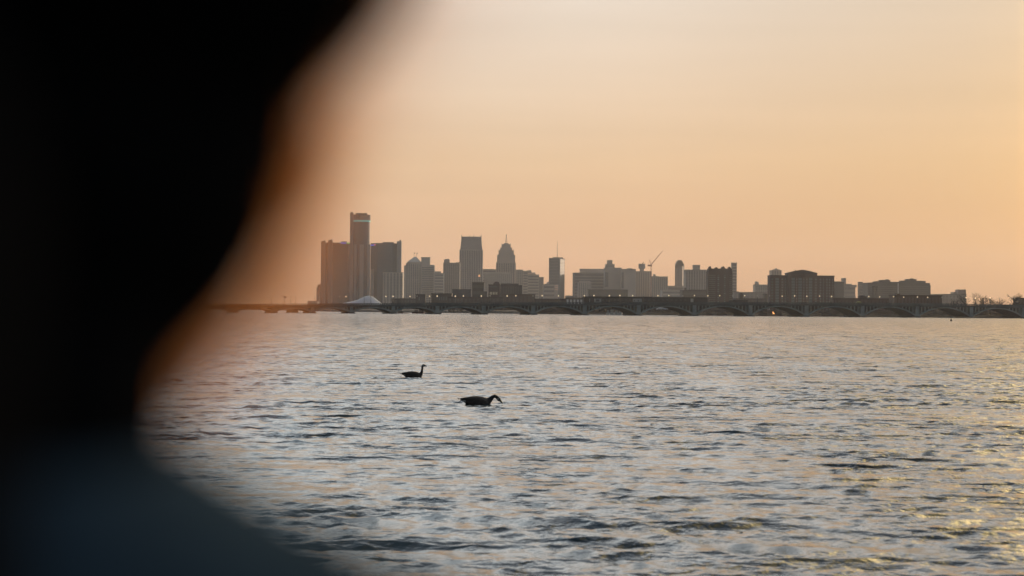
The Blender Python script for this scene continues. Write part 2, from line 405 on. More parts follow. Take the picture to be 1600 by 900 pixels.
for i in range(len(S)-1):
    s0, s1 = S[i]+1.2, S[i+1]-1.2; mid = (s0+s1)/2; half = (s1-s0)/2
    zs = .75; zc = zdb(mid)-.55             # springing and crown of the soffit
    def soff(s, zs=zs, zc=zc, mid=mid, half=half):
        u = min(1, abs(s-mid)/half); return zs+(zc-zs)*(1-u**2.15)
    def extr(s, soff=soff, mid=mid, half=half):
        u = min(1, abs(s-mid)/half); return min(soff(s)+.52+.55*u, zdb(s)-.02)
    m = MB(); strip(m, s0-.05, s1+.05, .35, BW-.35, soff, extr, n=28)
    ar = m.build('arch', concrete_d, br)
    for off in (0.05, BW-.36):
        m = MB(); strip(m, s0, s1, off, off+.31, lambda s: soff(s)-.05, lambda s: extr(s)+.02, n=28)
        m.build('arch_rim', concrete, ar)
    nc = 3 if i < 9 else 4
    if i < 3: continue
    for side in (-1, 1):
        for k in range(nc):
            s = mid+side*half*(1-(k+.75)*(.165 if nc == 3 else .135))
            if zdb(s)-extr(s) < .35: continue
            m = MB()
            for o0, o1 in ((.05, .6),):
                a = [BP(s-.3, o0, 0)[:2], BP(s+.3, o0, 0)[:2], BP(s+.3, o1, 0)[:2], BP(s-.3, o1, 0)[:2]]
                m.prism(a, extr(s)-.3, zdb(s)+.1)
            m.build('spandrel_column', concrete, br)
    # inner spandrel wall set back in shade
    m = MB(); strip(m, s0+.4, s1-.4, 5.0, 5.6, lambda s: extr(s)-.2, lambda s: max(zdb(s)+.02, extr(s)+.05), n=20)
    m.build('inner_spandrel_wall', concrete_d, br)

# street lamps along both parapets
def make_lamp(lit, loc):
    o = thing('street_lamp', loc, 'street lamp', 'street lamp')
    z = loc[2]; x, y = loc[0], loc[1]
    m = MB(); m.cyl(x, y, .22, z, z+.5, 10, .16); m.tube([(x, y, z+.4), (x, y, z+3.55)], [.12, .07], 8)
    m.build('pole', iron, o)
    m = MB(); m.ell((x, y, z+3.95), (.33, .33, .38), nu=12, nv=8); m.build('globe', lampw if lit else lampo, o, smooth=True)
    m = MB(); m.cyl(x, y, .22, z+3.45, z+3.55, 10); m.build('collar', iron, o)
    m = MB(); m.cyl(x, y, .26, z+4.36, z+4.5, 10, .05); m.build('cap', iron, o)
    return o
near_l = [(424, 0), (462, 0), (502, 0), (540.5, 1), (579.5, 0), (614, 1), (651.7, 0), (683, 1), (724, 1), (765.5, 0), (806, 1), (847, 1), (889, 0), (928, 1), (968.5, 1), (1005.5, 0), (1045, 1), (1085, 1), (1124.5, 1), (1163.5, 1), (1202.5, 0), (1241.5, 1), (1280.5, 1), (1319, 0), (1357.5, 1), (1396, 1), (1433.5, 1), (1471.5, 0), (1509.3, 1), (1547, 1), (1585, 0)]
far_l = [(454, 0), (492, 0), (530.5, 0), (569, 0), (602.8, 1), (640.5, 1), (671, 1), (711.3, 1), (752, 1), (792.3, 1), (832.7, 0), (872.6, 1), (913, 1), (952, 1), (988.5, 1), (1028, 1), (1067, 0), (1106, 1), (1144.5, 0), (1183.5, 0), (1222, 1), (1260.5, 1), (1299, 1), (1337, 0), (1374.5, 1), (1412, 1), (1449.5, 1), (1487, 0), (1524, 1), (1562, 0)]
marks = [(444, 'against open sky left of the dark towers'), (500, 'at the dark towers\' left foot'), (533, 'in front of the dark left tower'), (553, 'before the left slope of the white tent roof'), (597, 'before the white tent roof'), (632, 'before the dark right tower'),
 (680, 'in front of the tower with the pyramid roof'), (717, 'before the bluish roofed hall'), (757, 'before the square dark block'), (815, 'below the stepped tower'), (856, 'left of the antenna tower'), (884, 'below the antenna tower'), (899, 'beside the gap right of the antenna tower'), (984, 'before the long low warehouse'), (1040, 'before the warehouse below the crane'), (1072, 'below the slim round-topped tower'), (1105, 'left of the dark gabled tower'), (1146, 'in front of the dark gabled tower'), (1202, 'right of the dark gabled tower'), (1303, 'in front of the big brick apartment block'), (1341, 'right of the big brick apartment block'), (1397, 'before the wide plain block'), (1471, 'before the low brick warehouse'), (1508, 'before the long pale hall'), (1560, 'among the bare trees'), (1700, 'beside the right-hand bare tree')]
lamps = {}
for lst, b, side in ((near_l, .15, 'near'), (far_l, BW-.15, 'far')):
    byplace = {}
    for px, lit in lst:
        place = next(t_ for lim, t_ in marks if px < lim); byplace.setdefault(place, []).append(px)
    for px, lit in lst:
        # intersect the pixel column with this parapet line
        c = (px-800)/F + .0; q = P0+back*b
        s = (c*q.y-q.x)/(along.x-c*along.y)
        for _ in range(2):
            pt = P0+along*s+back*b; s += (X(px, pt.y, 468)-pt.x)
        pt = P0+along*s+back*b; pt.z = ztop(s)-.02
        if (lit) in lamps:
            o = copy_tree(lamps[lit]); o.location = pt
        else: o = make_lamp(lit, pt); lamps[lit] = o
        place = next(t_ for lim, t_ in marks if px < lim); grp = byplace[place]
        extra = ''
        if len(grp) > 1:
            k = grp.index(px); extra = {0: ', leftmost of them', len(grp)-1: ', rightmost of them'}.get(k, ', middle one')
        o['label'] = f"{'lit' if lit else 'unlit'} {side}-side bridge lamp {place}{extra}"
        o['group'] = 'street lamps along the bridge'

# ------------------------------------------------------------------ buildings
def poly_box(x0, x1, Z, dep, xm=None, left=False):
    """footprint by pixel columns: flat front x0..xm, receding side xm..x1"""
    if xm is None: a = X(x0, Z); b = X(x1, Z); return [(a, Z), (b, Z), (b, Z+dep), (a, Z+dep)]
    if left: a = X(xm, Z); b = X(x1, Z); c = X(x0, Z+dep*.6); return [(a, Z), (b, Z), (b+(c-a), Z+dep*.6), (c, Z+dep*.6)]
    a = X(x0, Z); b = X(xm, Z); c = X(x1, Z+dep*.6); return [(a, Z), (b, Z), (c, Z+dep*.6), (a+(c-b), Z+dep*.6)]
ZC = [4000]
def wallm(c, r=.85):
    f_ = 1.5 if ZC[0] > 4250 else (1.0 if ZC[0] > 3250 else .8)  # far walls lightened, near ones darkened: distance haze put into the wall colour
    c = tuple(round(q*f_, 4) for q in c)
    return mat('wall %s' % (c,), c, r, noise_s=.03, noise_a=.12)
BR = (.20, .10, .08); GY = (.24, .23, .22); LT = (.40, .36, .31); DK = (.10, .095, .09); TN = (.30, .26, .22)
def bld(name, label, x0, x1, y, Z, c=GY, dep=None, wins=None, xm=None, extras=(), roofs=True, group=None, base=2.0, cat='building', ledge=True, wm=None, seed=0):
    """a building: walls, parapet, windows in bands or bays, roof boxes.  wins=('h', n) or ('v', n) or ('g', nx, ny)"""
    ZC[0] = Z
    Zd = dep or max(12, (x1-x0)/F*Z*.7)
    xa, xb = X(x0, Z), X(x1, Z); top = H((x0+x1)/2, y, Z)
    o = thing(name, ((xa+xb)/2, Z+Zd/2, base), label, cat, group)
    fp = poly_box(x0, x1, Z, Zd, xm)
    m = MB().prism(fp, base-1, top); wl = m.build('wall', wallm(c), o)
    fx0, fx1 = X(x0, Z), X(xm if xm else x1, Z); wdt = fx1-fx0; hh = top-base
    g = wm or mat('glass in %s' % (c,), mix3(c, (.05, .052, .055), .32), .5)
    if ledge:
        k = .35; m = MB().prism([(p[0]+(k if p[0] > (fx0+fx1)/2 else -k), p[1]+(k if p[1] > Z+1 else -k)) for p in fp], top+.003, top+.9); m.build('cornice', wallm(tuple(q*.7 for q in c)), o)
    if wins:
        rnd = random.Random(hash(name+label) % 1000 if False else int(x0*7+y))
        if wins[0] == 'h':
            n = wins[1]; st = (hh-3)/n
            for i in range(n):
                z = base+2+st*i; m = MB().box(fx0+wdt*.04, fx1-wdt*.04, Z-.12, Z+.3, z+st*.3, z+st*.8); m.build('window_band', g, o)
                if xm:
                    a, b = Vector(fp[1]), Vector(fp[2]); nn = Vector(((b-a).y, -(b-a).x)).normalized()*.12
                    p = [a+(b-a)*.06-nn*-1, a+(b-a)*.94+nn, a+(b-a)*.94-nn*2, a+(b-a)*.06-nn*2]
                    MB().prism([tuple(q) for q in p], z+st*.3, z+st*.8).build('window_band', glass_b, o)
        elif wins[0] == 'v':
            n = wins[1]; st = wdt/n
            for i in range(n):
                xx = fx0+st*i
                mm = striped('bay %s %d' % (c, rnd.random() < .7), mix3(c, (.05, .055, .06), .38 if rnd.random() < .7 else .25), tuple(q*.9 for q in c), 6.2, .6)
                MB().box(xx+st*.22, xx+st*.78, Z-.12, Z+.3, base+2.6, top-1).build('window_bay', g if wm else mm, o)
        elif wins[0] == 'g':
            nx, ny = wins[1:]; sx = wdt/nx; sy = (hh-3)/ny
            for i in range(nx):
                for j in range(ny):
                    MB().box(fx0+sx*(i+.25), fx0+sx*(i+.75), Z-.12, Z+.3, base+2+sy*(j+.25), base+2+sy*(j+.8)).build('window', g if rnd.random() < .6 else glass_b, o)
    for e in extras:                        # (part name, x0, x1, ytop, [zoff], [colour])
        zf = e[4] if len(e) > 4 else Zd*.3; cc = e[5] if len(e) > 5 else c
        MB().box(X(e[1], Z+zf), X(e[2], Z+zf), Z+zf, Z+zf+Zd*.4, top-1, H((e[1]+e[2])/2, e[3], Z+zf)).build(e[0], wallm(cc), o)
    return o, top, wl
def front_box(o, name, x0, x1, y0, y1, Z, th, m, zf=0):
    return MB().box(X(x0, Z), X(x1, Z), Z+zf, Z+zf+th, H((x0+x1)/2, y1, Z), H((x0+x1)/2, y0, Z)).build(name, m, o)

# the group of glass towers at the left (tall cylinder and its two lower neighbours)
rc_w = striped('tower glass wall', (.05, .06, .075), (.065, .07, .08), 7.6, .7, .65)
rc_c = mat('tower concrete shaft', (.27, .26, .25), .9)
def rc_tower(label, x0, x1, ytop, Z, shafts, boxes, lights, faces):
    o = thing('glass_tower', (X((x0+x1)/2, Z), Z+25, 2), label, 'skyscraper', 'dark towers of the riverside group')
    xa, xb = X(x0, Z), X(x1, Z); k = (xb-xa)*.24; t_ = H((x0+x1)/2, ytop, Z)
    MB().prism([(xa+k, Z), (xb-k, Z), (xb, Z+k), (xb, Z+k+28), (xb-k, Z+2*k+28), (xa+k, Z+2*k+28), (xa, Z+k+28), (xa, Z+k)], 1, t_).build('wall', rc_w, o)
    nf = 36; m = MB()
    MB().prism([(xa+k, Z-.4), (xb-k, Z-.4), (xb+.4, Z+k), (xb+.4, Z+k+28), (xb-k, Z+2*k+28.4), (xa+k, Z+2*k+28.4), (xa-.4, Z+k+28), (xa-.4, Z+k)], t_-2.5, t_+.6).build('roof_band', rc_w, o)
    for s0, s1, yt, yp in shafts:
        a, b = X(s0, Z), X(s1, Z); zt = H(s0, yt, Z)
        sh = MB().prism([(a+.8, Z-3), (b-.8, Z-3), (b, Z-2), (b, Z+9), (a, Z+9), (a, Z-2)], 1, zt).build('lift_shaft', rc_c, o)
        MB().box(a+(b-a)*.55, b-(b-a)*.1, Z, Z+5, zt-.5, H(s0, yp, Z)).build('shaft_cap', rc_c, sh)
    for s0, s1, yt in boxes: MB().box(X(s0, Z), X(s1, Z), Z+12, Z+26, t_-1, H(s0, yt, Z)).build('roof_box', rc_w, o)
    for s0, s1, y0, y1, mm in lights: MB().box(X(s0, Z-2), X(s1, Z-2), Z-2, Z-.5, H(s0, y1, Z-2), H(s0, y0, Z-2)).build('light_strip', mm, o)
    return o
rc_tower('dark glass tower with two corner shafts and green roof light, left of the cylinder', 504, 555, 379.5, 4950,
         [(501, 507.6, 377, 375.4), (512, 519, 375, 373.8), (553, 557.5, 421, 420.5)], [(531.5, 540.5, 376.8)], [(540.5, 553, 379, 380.6, green), (531.5, 540.5, 379, 380.4, blue)], 0)
rc_tower('dark glass tower with a single pale corner shaft, right of the tall cylinder', 578, 624, 380.4, 4950,
         [(619.5, 626.6, 377, 375), (579.5, 583.5, 421, 420.5)], [(597, 614, 378), (586, 600, 379.4)], [(578, 584, 382.2, 383.6, blue), (584, 586, 381.8, 383.4, pink)], 0)
Z = 4900; o = thing('cylinder_tower', (X(563, Z), Z+20, 2), 'tallest tower, round glass cylinder ringed by a teal light band', 'skyscraper')
cxr = X(563.6, Z+20); rr = (X(577.3, Z+20)-X(550, Z+20))/2; tt = H(563, 335.5, Z)
MB().cyl(cxr, Z+20, rr, 1, tt, 48).build('wall', rc_w, o, smooth=False)
MB().cyl(cxr, Z+20, rr+1.2, H(563, 346.2, Z), H(563, 344.0, Z), 48).build('light_band', teal, o)
MB().cyl(cxr, Z+20, rr+.9, H(563, 343.9, Z), tt+.5, 48).build('crown_wall', wallm((.17, .16, .155)), o)
MB().cyl(cxr, Z+20, rr*.68, tt, H(563, 332.8, Z), 32).build('roof_drum', rc_w, o)
for a, b in ((555.5, 559), (562, 563.4), (568, 571.5)): MB().box(X(a, Z), X(b, Z), Z+14, Z+20, tt, H(563, 332.2, Z)).build('roof_vent', rc_w, o)
MB().box(X(556.2, Z), X(561.8, Z), Z+20-rr-1.9, Z+20-rr+6, H(559, 341.5, Z), H(559, 336.3, Z)).build('sign_panel', mat('dark sign', (.05, .05, .055), .5), o)
sh = MB().box(X(545.5, Z), X(550.6, Z), Z+8, Z+22, 1, H(548, 332, Z)).build('lift_shaft', rc_c, o)
MB().box(X(546.5, Z), X(549.2, Z), Z+10, Z+18, H(548, 332.2, Z), H(548, 331, Z)).build('shaft_cap', rc_c, sh)
for a, b, yy in ((561.5, 567.5, 382), (573.5, 577.6, 382), (553, 556.2, 382)): MB().box(X(a, Z), X(b, Z), Z+20-rr-2.5, Z+22-rr*.2, 1, H(a, yy, Z)).build('fin', rc_c, o)

Zt = 3600
bld('stepped_block', 'low stepped grey block at the left foot of the dark glass tower', 496, 501, 445, 5000, GY, 40, ('h', 8), extras=())
bld('stepped_block', 'small bluish riverside block, farthest left on the shore', 494.3, 498, 449.5, 4900, GY, 30, ('h', 8))
bld('low_block', 'low pale riverside block farthest left below the dark towers', 480.5, 496, 471, 4700, LT, 40, ('h', 3), extras=(('roof_box', 482.5, 493, 470),))
bld('office_block', 'plain pale block with a vertical joint in front of the right dark tower', 598, 629, 426, 4800, TN, 60, ('v', 6), extras=())
bld('office_block', 'narrow pale block between the dark right tower and the pyramid-roofed tower', 628.8, 641, 426.5, 5480, TN, 40, ('h', 14))
# pyramid roofed tower
o, tp, wl = bld('pyramid_roof_tower', 'office tower with a small pyramid roof beside a square turret', 634, 657.6, 411.5, 5400, TN, 70, ('v', 7))
Z = 5400; xa, xb = X(636, Z), X(657, Z); mx = (xa+xb)/2; zb = H(648, 409, Z)
MB().prism([(xa, Z), (xb, Z), (xb, Z+30), (xa, Z+30)], tp-1, zb).build('attic', wallm(TN), o)
MB().prism([(xa, Z), (xb, Z), (xb, Z+30), (xa, Z+30)], zb, H(648, 401, Z), [(X(646.4, Z), Z+13), (X(649.6, Z), Z+13), (X(649.6, Z), Z+17), (X(646.4, Z), Z+17)]).build('roof', wallm(LT), o)
for px in (646, 650.2):
    MB().box(X(px-.15, Z), X(px+.15, Z), Z+14, Z+14.5, H(px, 402, Z), H(px, 394.6, Z)).build('flagpole', iron, o)
    MB().box(X(px, Z), X(px+1.5, Z), Z+14.1, Z+14.3, H(px, 396.2, Z), H(px, 394.8, Z)).build('flag', tank_m, o)
front_box(o, 'wing', 631, 634, 414.5, 475, Z, 40, wallm(TN))
front_box(o, 'turret', 657.8, 671, 402.2, 475, Z, 40, wallm(TN)); front_box(o, 'wing', 671.2, 678.2, 414, 475, Z, 40, wallm(TN))
front_box(o, 'turret_cornice', 657.4, 671.4, 401.8, 402.6, Z, 42, wallm(DK), -1)
for i in range(20):
    zz = 20+i*(H(660, 416, Z)-20)/20; MB().box(X(659, Z), X(677, Z), Z-.2, Z+.2, zz, zz+2.2).build('window_band', mat('turret glass', (.20, .18, .16), .6), o)
bld('office_block', 'grey block with a flat roof box, just right of the pyramid-roofed tower', 678.3, 693, 427.3, 5300, TN, 40, ('h', 12), extras=(('roof_box', 679, 688.5, 424, 3),))
bld('office_block', 'darker slab with a rounded roof box adjoining the pinnacled tower on its left', 692.2, 718, 411, 5350, (.17, .145, .13), 50, ('v', 9), extras=(('roof_box', 693.3, 702, 405.6, 3), ('roof_box', 695, 701, 404.6, 4), ('roof_box', 712, 718, 409.8, 3)))
# pinnacled tower
Z = ZC[0] = 5550; o = thing('pinnacled_tower', (X(735, Z), Z+20, 2), 'tall tower with steep shoulders and four roof pinnacles', 'skyscraper')
tw = (.215, .19, .175); sh0 = H(735, 390, Z); shm = H(735, 383, Z)
xa, xb = X(717.3, Z), X(753.8, Z)
MB().box(xa, xb, Z, Z+42, 1, sh0).build('wall', wallm(tw), o)
xa1, xb1 = X(718.6, Z), X(752.6, Z); xa2, xb2 = X(720.4, Z), X(751.2, Z)
rz = H(735, 369.6, Z)
MB().prism([(xa1, Z), (xb1, Z), (xb1, Z+42), (xa1, Z+42)], sh0, rz, [(xa2, Z+2), (xb2, Z+2), (xb2, Z+40), (xa2, Z+40)]).build('roof', wallm((.15, .135, .13)), o)
for px, yy, z2 in ((720.6, 365.4, 1), (751, 365.6, 1), (732.4, 366.2, 30), (739.2, 365.2, 30)):
    MB().box(X(px-.55, Z), X(px+.55, Z), Z+z2, Z+z2+2, rz-4, H(px, (yy+369.6)/2+.4, Z)).tube([(X(px, Z), Z+z2+1, rz-1), (X(px, Z), Z+z2+1, H(px, yy, Z))], [1.0, .2], 5).build('pinnacle', wallm(tw), o)
for i in range(13):
    a = 718.2+i*2.75
    MB().box(X(a, Z), X(a+1.3, Z), Z-.15, Z+.2, 20, sh0-2).build('window_bay', striped('tower bay', (.08, .08, .085), (.17, .15, .14), 5, .6), o)
MB().prism([(X(747.3, Z), Z-1), (X(749.9, Z), Z-1), (X(749.9, Z), Z+.1), (X(747.3, Z), Z+.1)], H(748, 432, Z), H(748, 429.2, Z), [(X(748.3, Z), Z-1), (X(748.9, Z), Z-1), (X(748.9, Z), Z+.1), (X(748.3, Z), Z+.1)]).build('lit_or_glint_window', glint, o)  # glowing patch that imitates the sun's glint on the facade
bld('office_block', 'broad block between the pinnacled tower and the stepped tower', 754, 776, 421.3, 5700, TN, 50, ('h', 13), extras=(('roof_box', 756, 772, 420.4),))
bld('round_top_block', 'pale block in front of the broad block, below the stepped tower', 756, 800, 427.5, 5600, (.27, .24, .21), 30, ('v', 14), extras=(('roof_box', 762, 797, 425.5),))
# stepped tower
Z = ZC[0] = 5650; o = thing('stepped_tower', (X(790, Z), Z+25, 2), 'stepped art deco tower crowned with a thin ball-tipped mast', 'skyscraper')
steps = [(774, 806.2, 421), (774.6, 805.6, 410), (776.2, 804.4, 398), (778.4, 802.3, 391.2), (781, 799.6, 386.6), (783, 797.3, 381.4)]
zprev = 1
for i, (a, b, y) in enumerate(steps):
    zt = H(790, y, Z); k = i*2.5
    MB().box(X(a, Z), X(b, Z), Z+k, Z+50-k, zprev, zt).build('tier', wallm((.27, .225, .19)), o)
    if i in (3, 5):
        for px in (a+.5, b-.5): MB().box(X(px-.5, Z), X(px+.5, Z), Z+k+.5, Z+k+3, zt-1, H(px, y-1.6, Z)).build('corner_turret', wallm((.27, .225, .19)), o)
    zprev = zt
for i in range(10):
    a = 776.5+i*2.8
    if 776 < a < 803: MB().box(X(a, Z), X(a+1.1, Z), Z-.15, Z+.2, 60, H(790, 411, Z)).build('window_bay', striped('stepped tower bay', (.10, .09, .085), (.22, .18, .155), 5, .6), o)
MB().box(X(786.5, Z), X(794, Z), Z+20, Z+34, zprev-.5, H(790, 379.6, Z)).build('roof_house', wallm((.2, .17, .15)), o)
zz0, zz1 = H(790, 380, Z), H(790, 365.6, Z); xm_ = X(790.3, Z)
m = MB()
for dx_, dy_ in ((-2, -2), (2, -2), (2, 2), (-2, 2)): m.tube([(xm_+dx_, Z+27+dy_, zz0), (xm_+dx_*.12, Z+27+dy_*.12, zz1)], [.55, .35], 5)
for j in range(6):
    f_ = j/6; q = 2*(1-f_*.88); zz = zz0+(zz1-zz0)*f_; m.box(xm_-q, xm_+q, Z+27-q, Z+27+q, zz, zz+.5)
m.build('mast', iron, o); MB().ell((xm_, Z+27, H(790, 366.6, Z)), (1.2, 1.2, 1.2), nu=10, nv=8).build('ball', iron, o)
# right cluster
for a, b, y, lab, ex, wn in ((806.3, 817, 422, 'first block right of the stepped tower, a plain flat slab', (('roof_box', 806.5, 815, 421.2),), ('v', 4)),
                     (817.2, 824.5, 424, 'second narrow block right of the stepped tower', (('roof_box', 817, 823, 423.2),), ('h', 14)),
                     (824, 842.2, 429.5, 'block with a pale lit attic and three stepped roof boxes, right of the stepped tower', (('roof_box', 823, 830, 422.3), ('attic', 824, 836.5, 426.8, 3, (.5, .38, .28)), ('roof_box', 830, 836, 425.8, 6)), ('h', 12)),
                     (842.3, 849.3, 433.5, 'dark slim block at the right end of the cluster beside the stepped tower', (), ('v', 3))):
    bld('office_block', lab, a, b, y, 5300+(a-806)*3, TN if a < 840 else (.2, .175, .155), 40, wn, extras=ex)
# antenna tower
o, tp, wl = bld('antenna_tower', 'slender dark tower carrying one tall thin antenna, sky on both sides', 857.3, 882, 404.2, 4900, (.185, .165, .15), 50, ('h', 34), xm=874.5,
            extras=(('roof_box', 863, 879, 402), ('roof_box', 858, 861, 403)))
MB().tube([(X(870.2, 4920), 4920, tp-1), (X(870.2, 4920), 4920, H(870, 402, 4920))], .8, 6).tube([(X(870.2, 4920), 4920, H(870, 402, 4920)), (X(870.2, 4920), 4920, H(870, 375.6, 4920))], [.55, .2], 6).build('antenna', iron, o)
bld('low_office', 'pale low office with two lit strips at the foot of the antenna tower', 849, 869.5, 445, 4600, (.33, .29, .26), 40, ('h', 6), extras=(('roof_box', 851, 857, 443.2), ('roof_box', 854.5, 858, 440.5)))
o = bld('low_office', 'small block with glowing top windows overlapping the antenna tower base', 866, 872.4, 444.8, 4550, (.34, .27, .23), 30, None)[0]
for yy in (446.2, 449, 452): front_box(o, 'window_band', 866.5, 872, yy, yy+1, 4550, .3, mat('warm lit strip', (.6, .4, .3), .4, emit=(.8, .5, .33), es=.25), -.15)
bld('low_block', 'very low dark block in the sky gap right of the antenna tower', 884, 897, 462.6, 4300, (.15, .13, .12), 40, ('h', 3))
bld('wide_office', 'wide flat block at the left end of the middle cluster, right of the sky gap', 896, 952, 426.8, 4900, (.20, .175, .155), 80, ('h', 12))
bld('wide_office', 'wide upper slab rising behind the left end of the middle cluster', 906.3, 948, 420.6, 5100, TN, 50, None)
bld('hall', 'lighter arched-fronted hall before the wide flat block', 903.5, 923.5, 441, 4500, (.36, .31, .27), 50, ('v', 6), extras=(('roof_box', 905, 922, 439.2),))
o = bld('turret_block', 'block with a two-step square turret above the middle cluster', 946, 960, 413.3, 5200, TN, 40, ('h', 18), extras=(('turret', 948.2, 956.6, 406.4, 3),))[0]
bld('slab_block', 'pale slab with dark ladder-like balconies on its left edge, middle cluster', 944.5, 971, 418.8, 4850, (.31, .27, .235), 50, None, extras=(('roof_box', 958, 969, 418.2),))
for i in range(14):
    pass
o = [q for q in bpy.data.objects if q.name.startswith('slab_block')][-1]
for i in range(13): front_box(o, 'balcony', 944.8, 950.2, 426+i*1.75, 426.8+i*1.75, 4850, 1.0, glass, -1)
o = bld('slab_block', 'pale slab with a dark central balcony column, middle cluster', 971, 993.2, 421, 4800, (.31, .27, .235), 50, None, extras=(('roof_box', 980, 988, 419.2, 3), ('roof_box', 973, 979, 420.4, 3)))[0]
for i in range(14): front_box(o, 'balcony', 971.2, 974.4, 426+i*1.75, 427+i*1.75, 4800, 1.0, glass, -1)
bld('long_low_office', 'long low brown building in front of the two pale slabs', 919.5, 981, 453.2, 3700, (.17, .145, .115), 50, ('v', 16), extras=(('roof_box', 925, 979, 452.4),))
o, tp, wl = bld('tank_building', 'block carrying a wide round rooftop tank, left of the red crane', 993.3, 1018, 424.2, 4950, (.27, .23, .195), 50, ('v', 7))
ZZ = 4970; cx_ = X(1002.6, ZZ)
MB().cyl(cx_, ZZ, (X(1006, ZZ)-X(999.3, ZZ))/2, tp-.5, H(1002, 418.2, ZZ), 16).build('tank_neck', wallm((.25, .21, .18)), o)
MB().cyl(cx_, ZZ, (X(1007, ZZ)-X(998.3, ZZ))/2, H(1002, 420, ZZ), H(1002, 418.3, ZZ), 20, (X(1008, ZZ)-X(997.4, ZZ))/2).cyl(cx_, ZZ, (X(1008, ZZ)-X(997.4, ZZ))/2, H(1002, 418.3, ZZ), H(1002, 412.2, ZZ), 20).build('tank', wallm((.20, .18, .165)), o)
MB().tube([(cx_, ZZ, H(1002, 412.5, ZZ)), (cx_+4, ZZ, H(1002, 409.6, ZZ))], .6, 5).build('davit', iron, o)
bld('office_block', 'plain flat-roofed block just right of the red crane', 1018.2, 1043.3, 432.6, 4850, TN, 60, ('v', 8), extras=(('roof_box', 1019.5, 1030, 431.4), ('roof_box', 1021, 1024, 428.4)))
bld('low_office', 'low flat hall linking the crane block and the slim round-topped tower', 1043, 1072, 447.2, 5000, (.24, .2, .17), 60, ('h', 6))
bld('low_office', 'paler low block in front of the slim round-topped tower', 1034.5, 1071, 453.5, 4300, (.36, .31, .27), 60, ('h', 5))
# round topped tower
Z = 5100
o, tp, wl = bld('round_top_tower', 'slim tower with a rounded stepped top standing alone in the sky', 1054.3, 1069.2, 415.4, Z, (.26, .21, .175), 40, ('v', 5), xm=1065.5)
for a, b, y in ((1055.3, 1068.4, 411.5), (1056.8, 1066.8, 408.4), (1058.8, 1065, 406.4)):
    MB().box(X(a, Z), X(b, Z), Z+2, Z+20, tp, H(1062, y, Z)).build('tier', wallm((.26, .21, .175)), o)
bld('apartment_slab', 'broad grey-brown slab with a lift house on its roof, left of the dark gabled tower', 1071, 1107, 422, 4400, (.225, .195, .17), 50, ('v', 9), extras=(('lift_house', 1083, 1093.6, 413.8),))
bld('brick_block', 'low brown block below the broad slab, touching the dark gabled tower', 1066, 1108, 454.5, 3100, (.19, .15, .125), 40, ('h', 4), extras=(('chimney', 1070, 1072.3, 449.5), ('roof_box', 1076, 1107, 452.6)))
# dark gabled tower
Z = 2750
o, tp, wl = bld('gabled_tower', 'dark brick tower with pointed gables along its top and stacked balconies', 1106.4, 1144.2, 424, Z, (.12, .075, .06), 30, None, ledge=False)
for a, b, y in ((1106.8, 1113, 416), (1114.5, 1125, 417.4), (1124.5, 1136.5, 416), (1136.8, 1143.8, 416.6)):
    xx0, xx1 = X(a, Z), X(b, Z); xc = (xx0+xx1)/2; g = MB(); zt = H(1125, y, Z)
    g.prism([(xx0, Z), (xx1, Z), (xx1, Z+26), (xx0, Z+26)], tp, zt, [(xc-.2, Z+.5), (xc+.2, Z+.5), (xc+.2, Z+25.5), (xc-.2, Z+25.5)]); g.build('gable', wallm((.09, .06, .05)), o)
front_box(o, 'attic', 1107.4, 1143.4, 419.6, 424, Z, 24, wallm((.11, .07, .06)), .6)
for i in range(14):
    y = 429.5+i*3.15
    front_box(o, 'balcony', 1107.6, 1117.6, y, y+1.5, Z, 1.6, mat('balcony rail', (.13, .11, .095), .7), -1.5)
    front_box(o, 'window', 1121, 1123.6, y, y+1.8, Z, .3, glass_b if i % 3 else glass, -.12)
    front_box(o, 'window', 1131, 1133.4, y, y+1.8, Z, .3, glass_b if i % 4 == 1 else glass, -.12)
    front_box(o, 'balcony', 1139.6, 1144.8, y, y+1.4, Z, 1.6, mat('balcony rail', (.13, .11, .095), .7), -1.5)
bld('slim_tower', 'slim pale shaft of a tower rising just right of the dark gabled tower', 1143.4, 1151, 411, 4300, (.27, .215, .175), 20, ('h', 16), extras=(('crown', 1143.2, 1151.2, 410.4, -.2, (.15, .12, .1)),))
bld('low_factory', 'long low pale works in the sky gap right of the slim shaft', 1146, 1204, 457.2, 3900, (.30, .25, .22), 60, ('v', 9), extras=(('roof_box', 1151.8, 1154.4, 455.2), ('roof_box', 1153, 1162, 456.2)))
bld('rooftop_plant_block', 'pale factory with a small corner chimney, left of the big brick apartment block', 1180, 1205, 445.3, 4300, (.32, .28, .24), 40, ('v', 9), extras=(('chimney', 1180.4, 1185.4, 440.4, 3), ('chimney_tip', 1181, 1183, 439.6, 4)))
bld('low_factory', 'low dark shed with a small square tower, right of the dark gabled tower', 1150, 1196, 467.5, 2600, (.18, .14, .12), 40, ('v', 8), extras=(('square_tower', 1156, 1160.8, 459), ('tower_roof', 1157, 1159.8, 457.6)))
bld('low_factory', 'small dark shed left of the big brick apartment block', 1194.5, 1199, 460, 2900, (.13, .115, .1), 20, None)
o, tp, wl = bld('round_shoulder_block', 'pale far tower peeking over the left wing of the brick apartment block', 1205.3, 1221, 422, 4600, (.31, .25, .21), 40, ('v', 4), ledge=False, extras=(('roof_box', 1208, 1218, 420.8), ('roof_box', 1211.6, 1214, 419)))
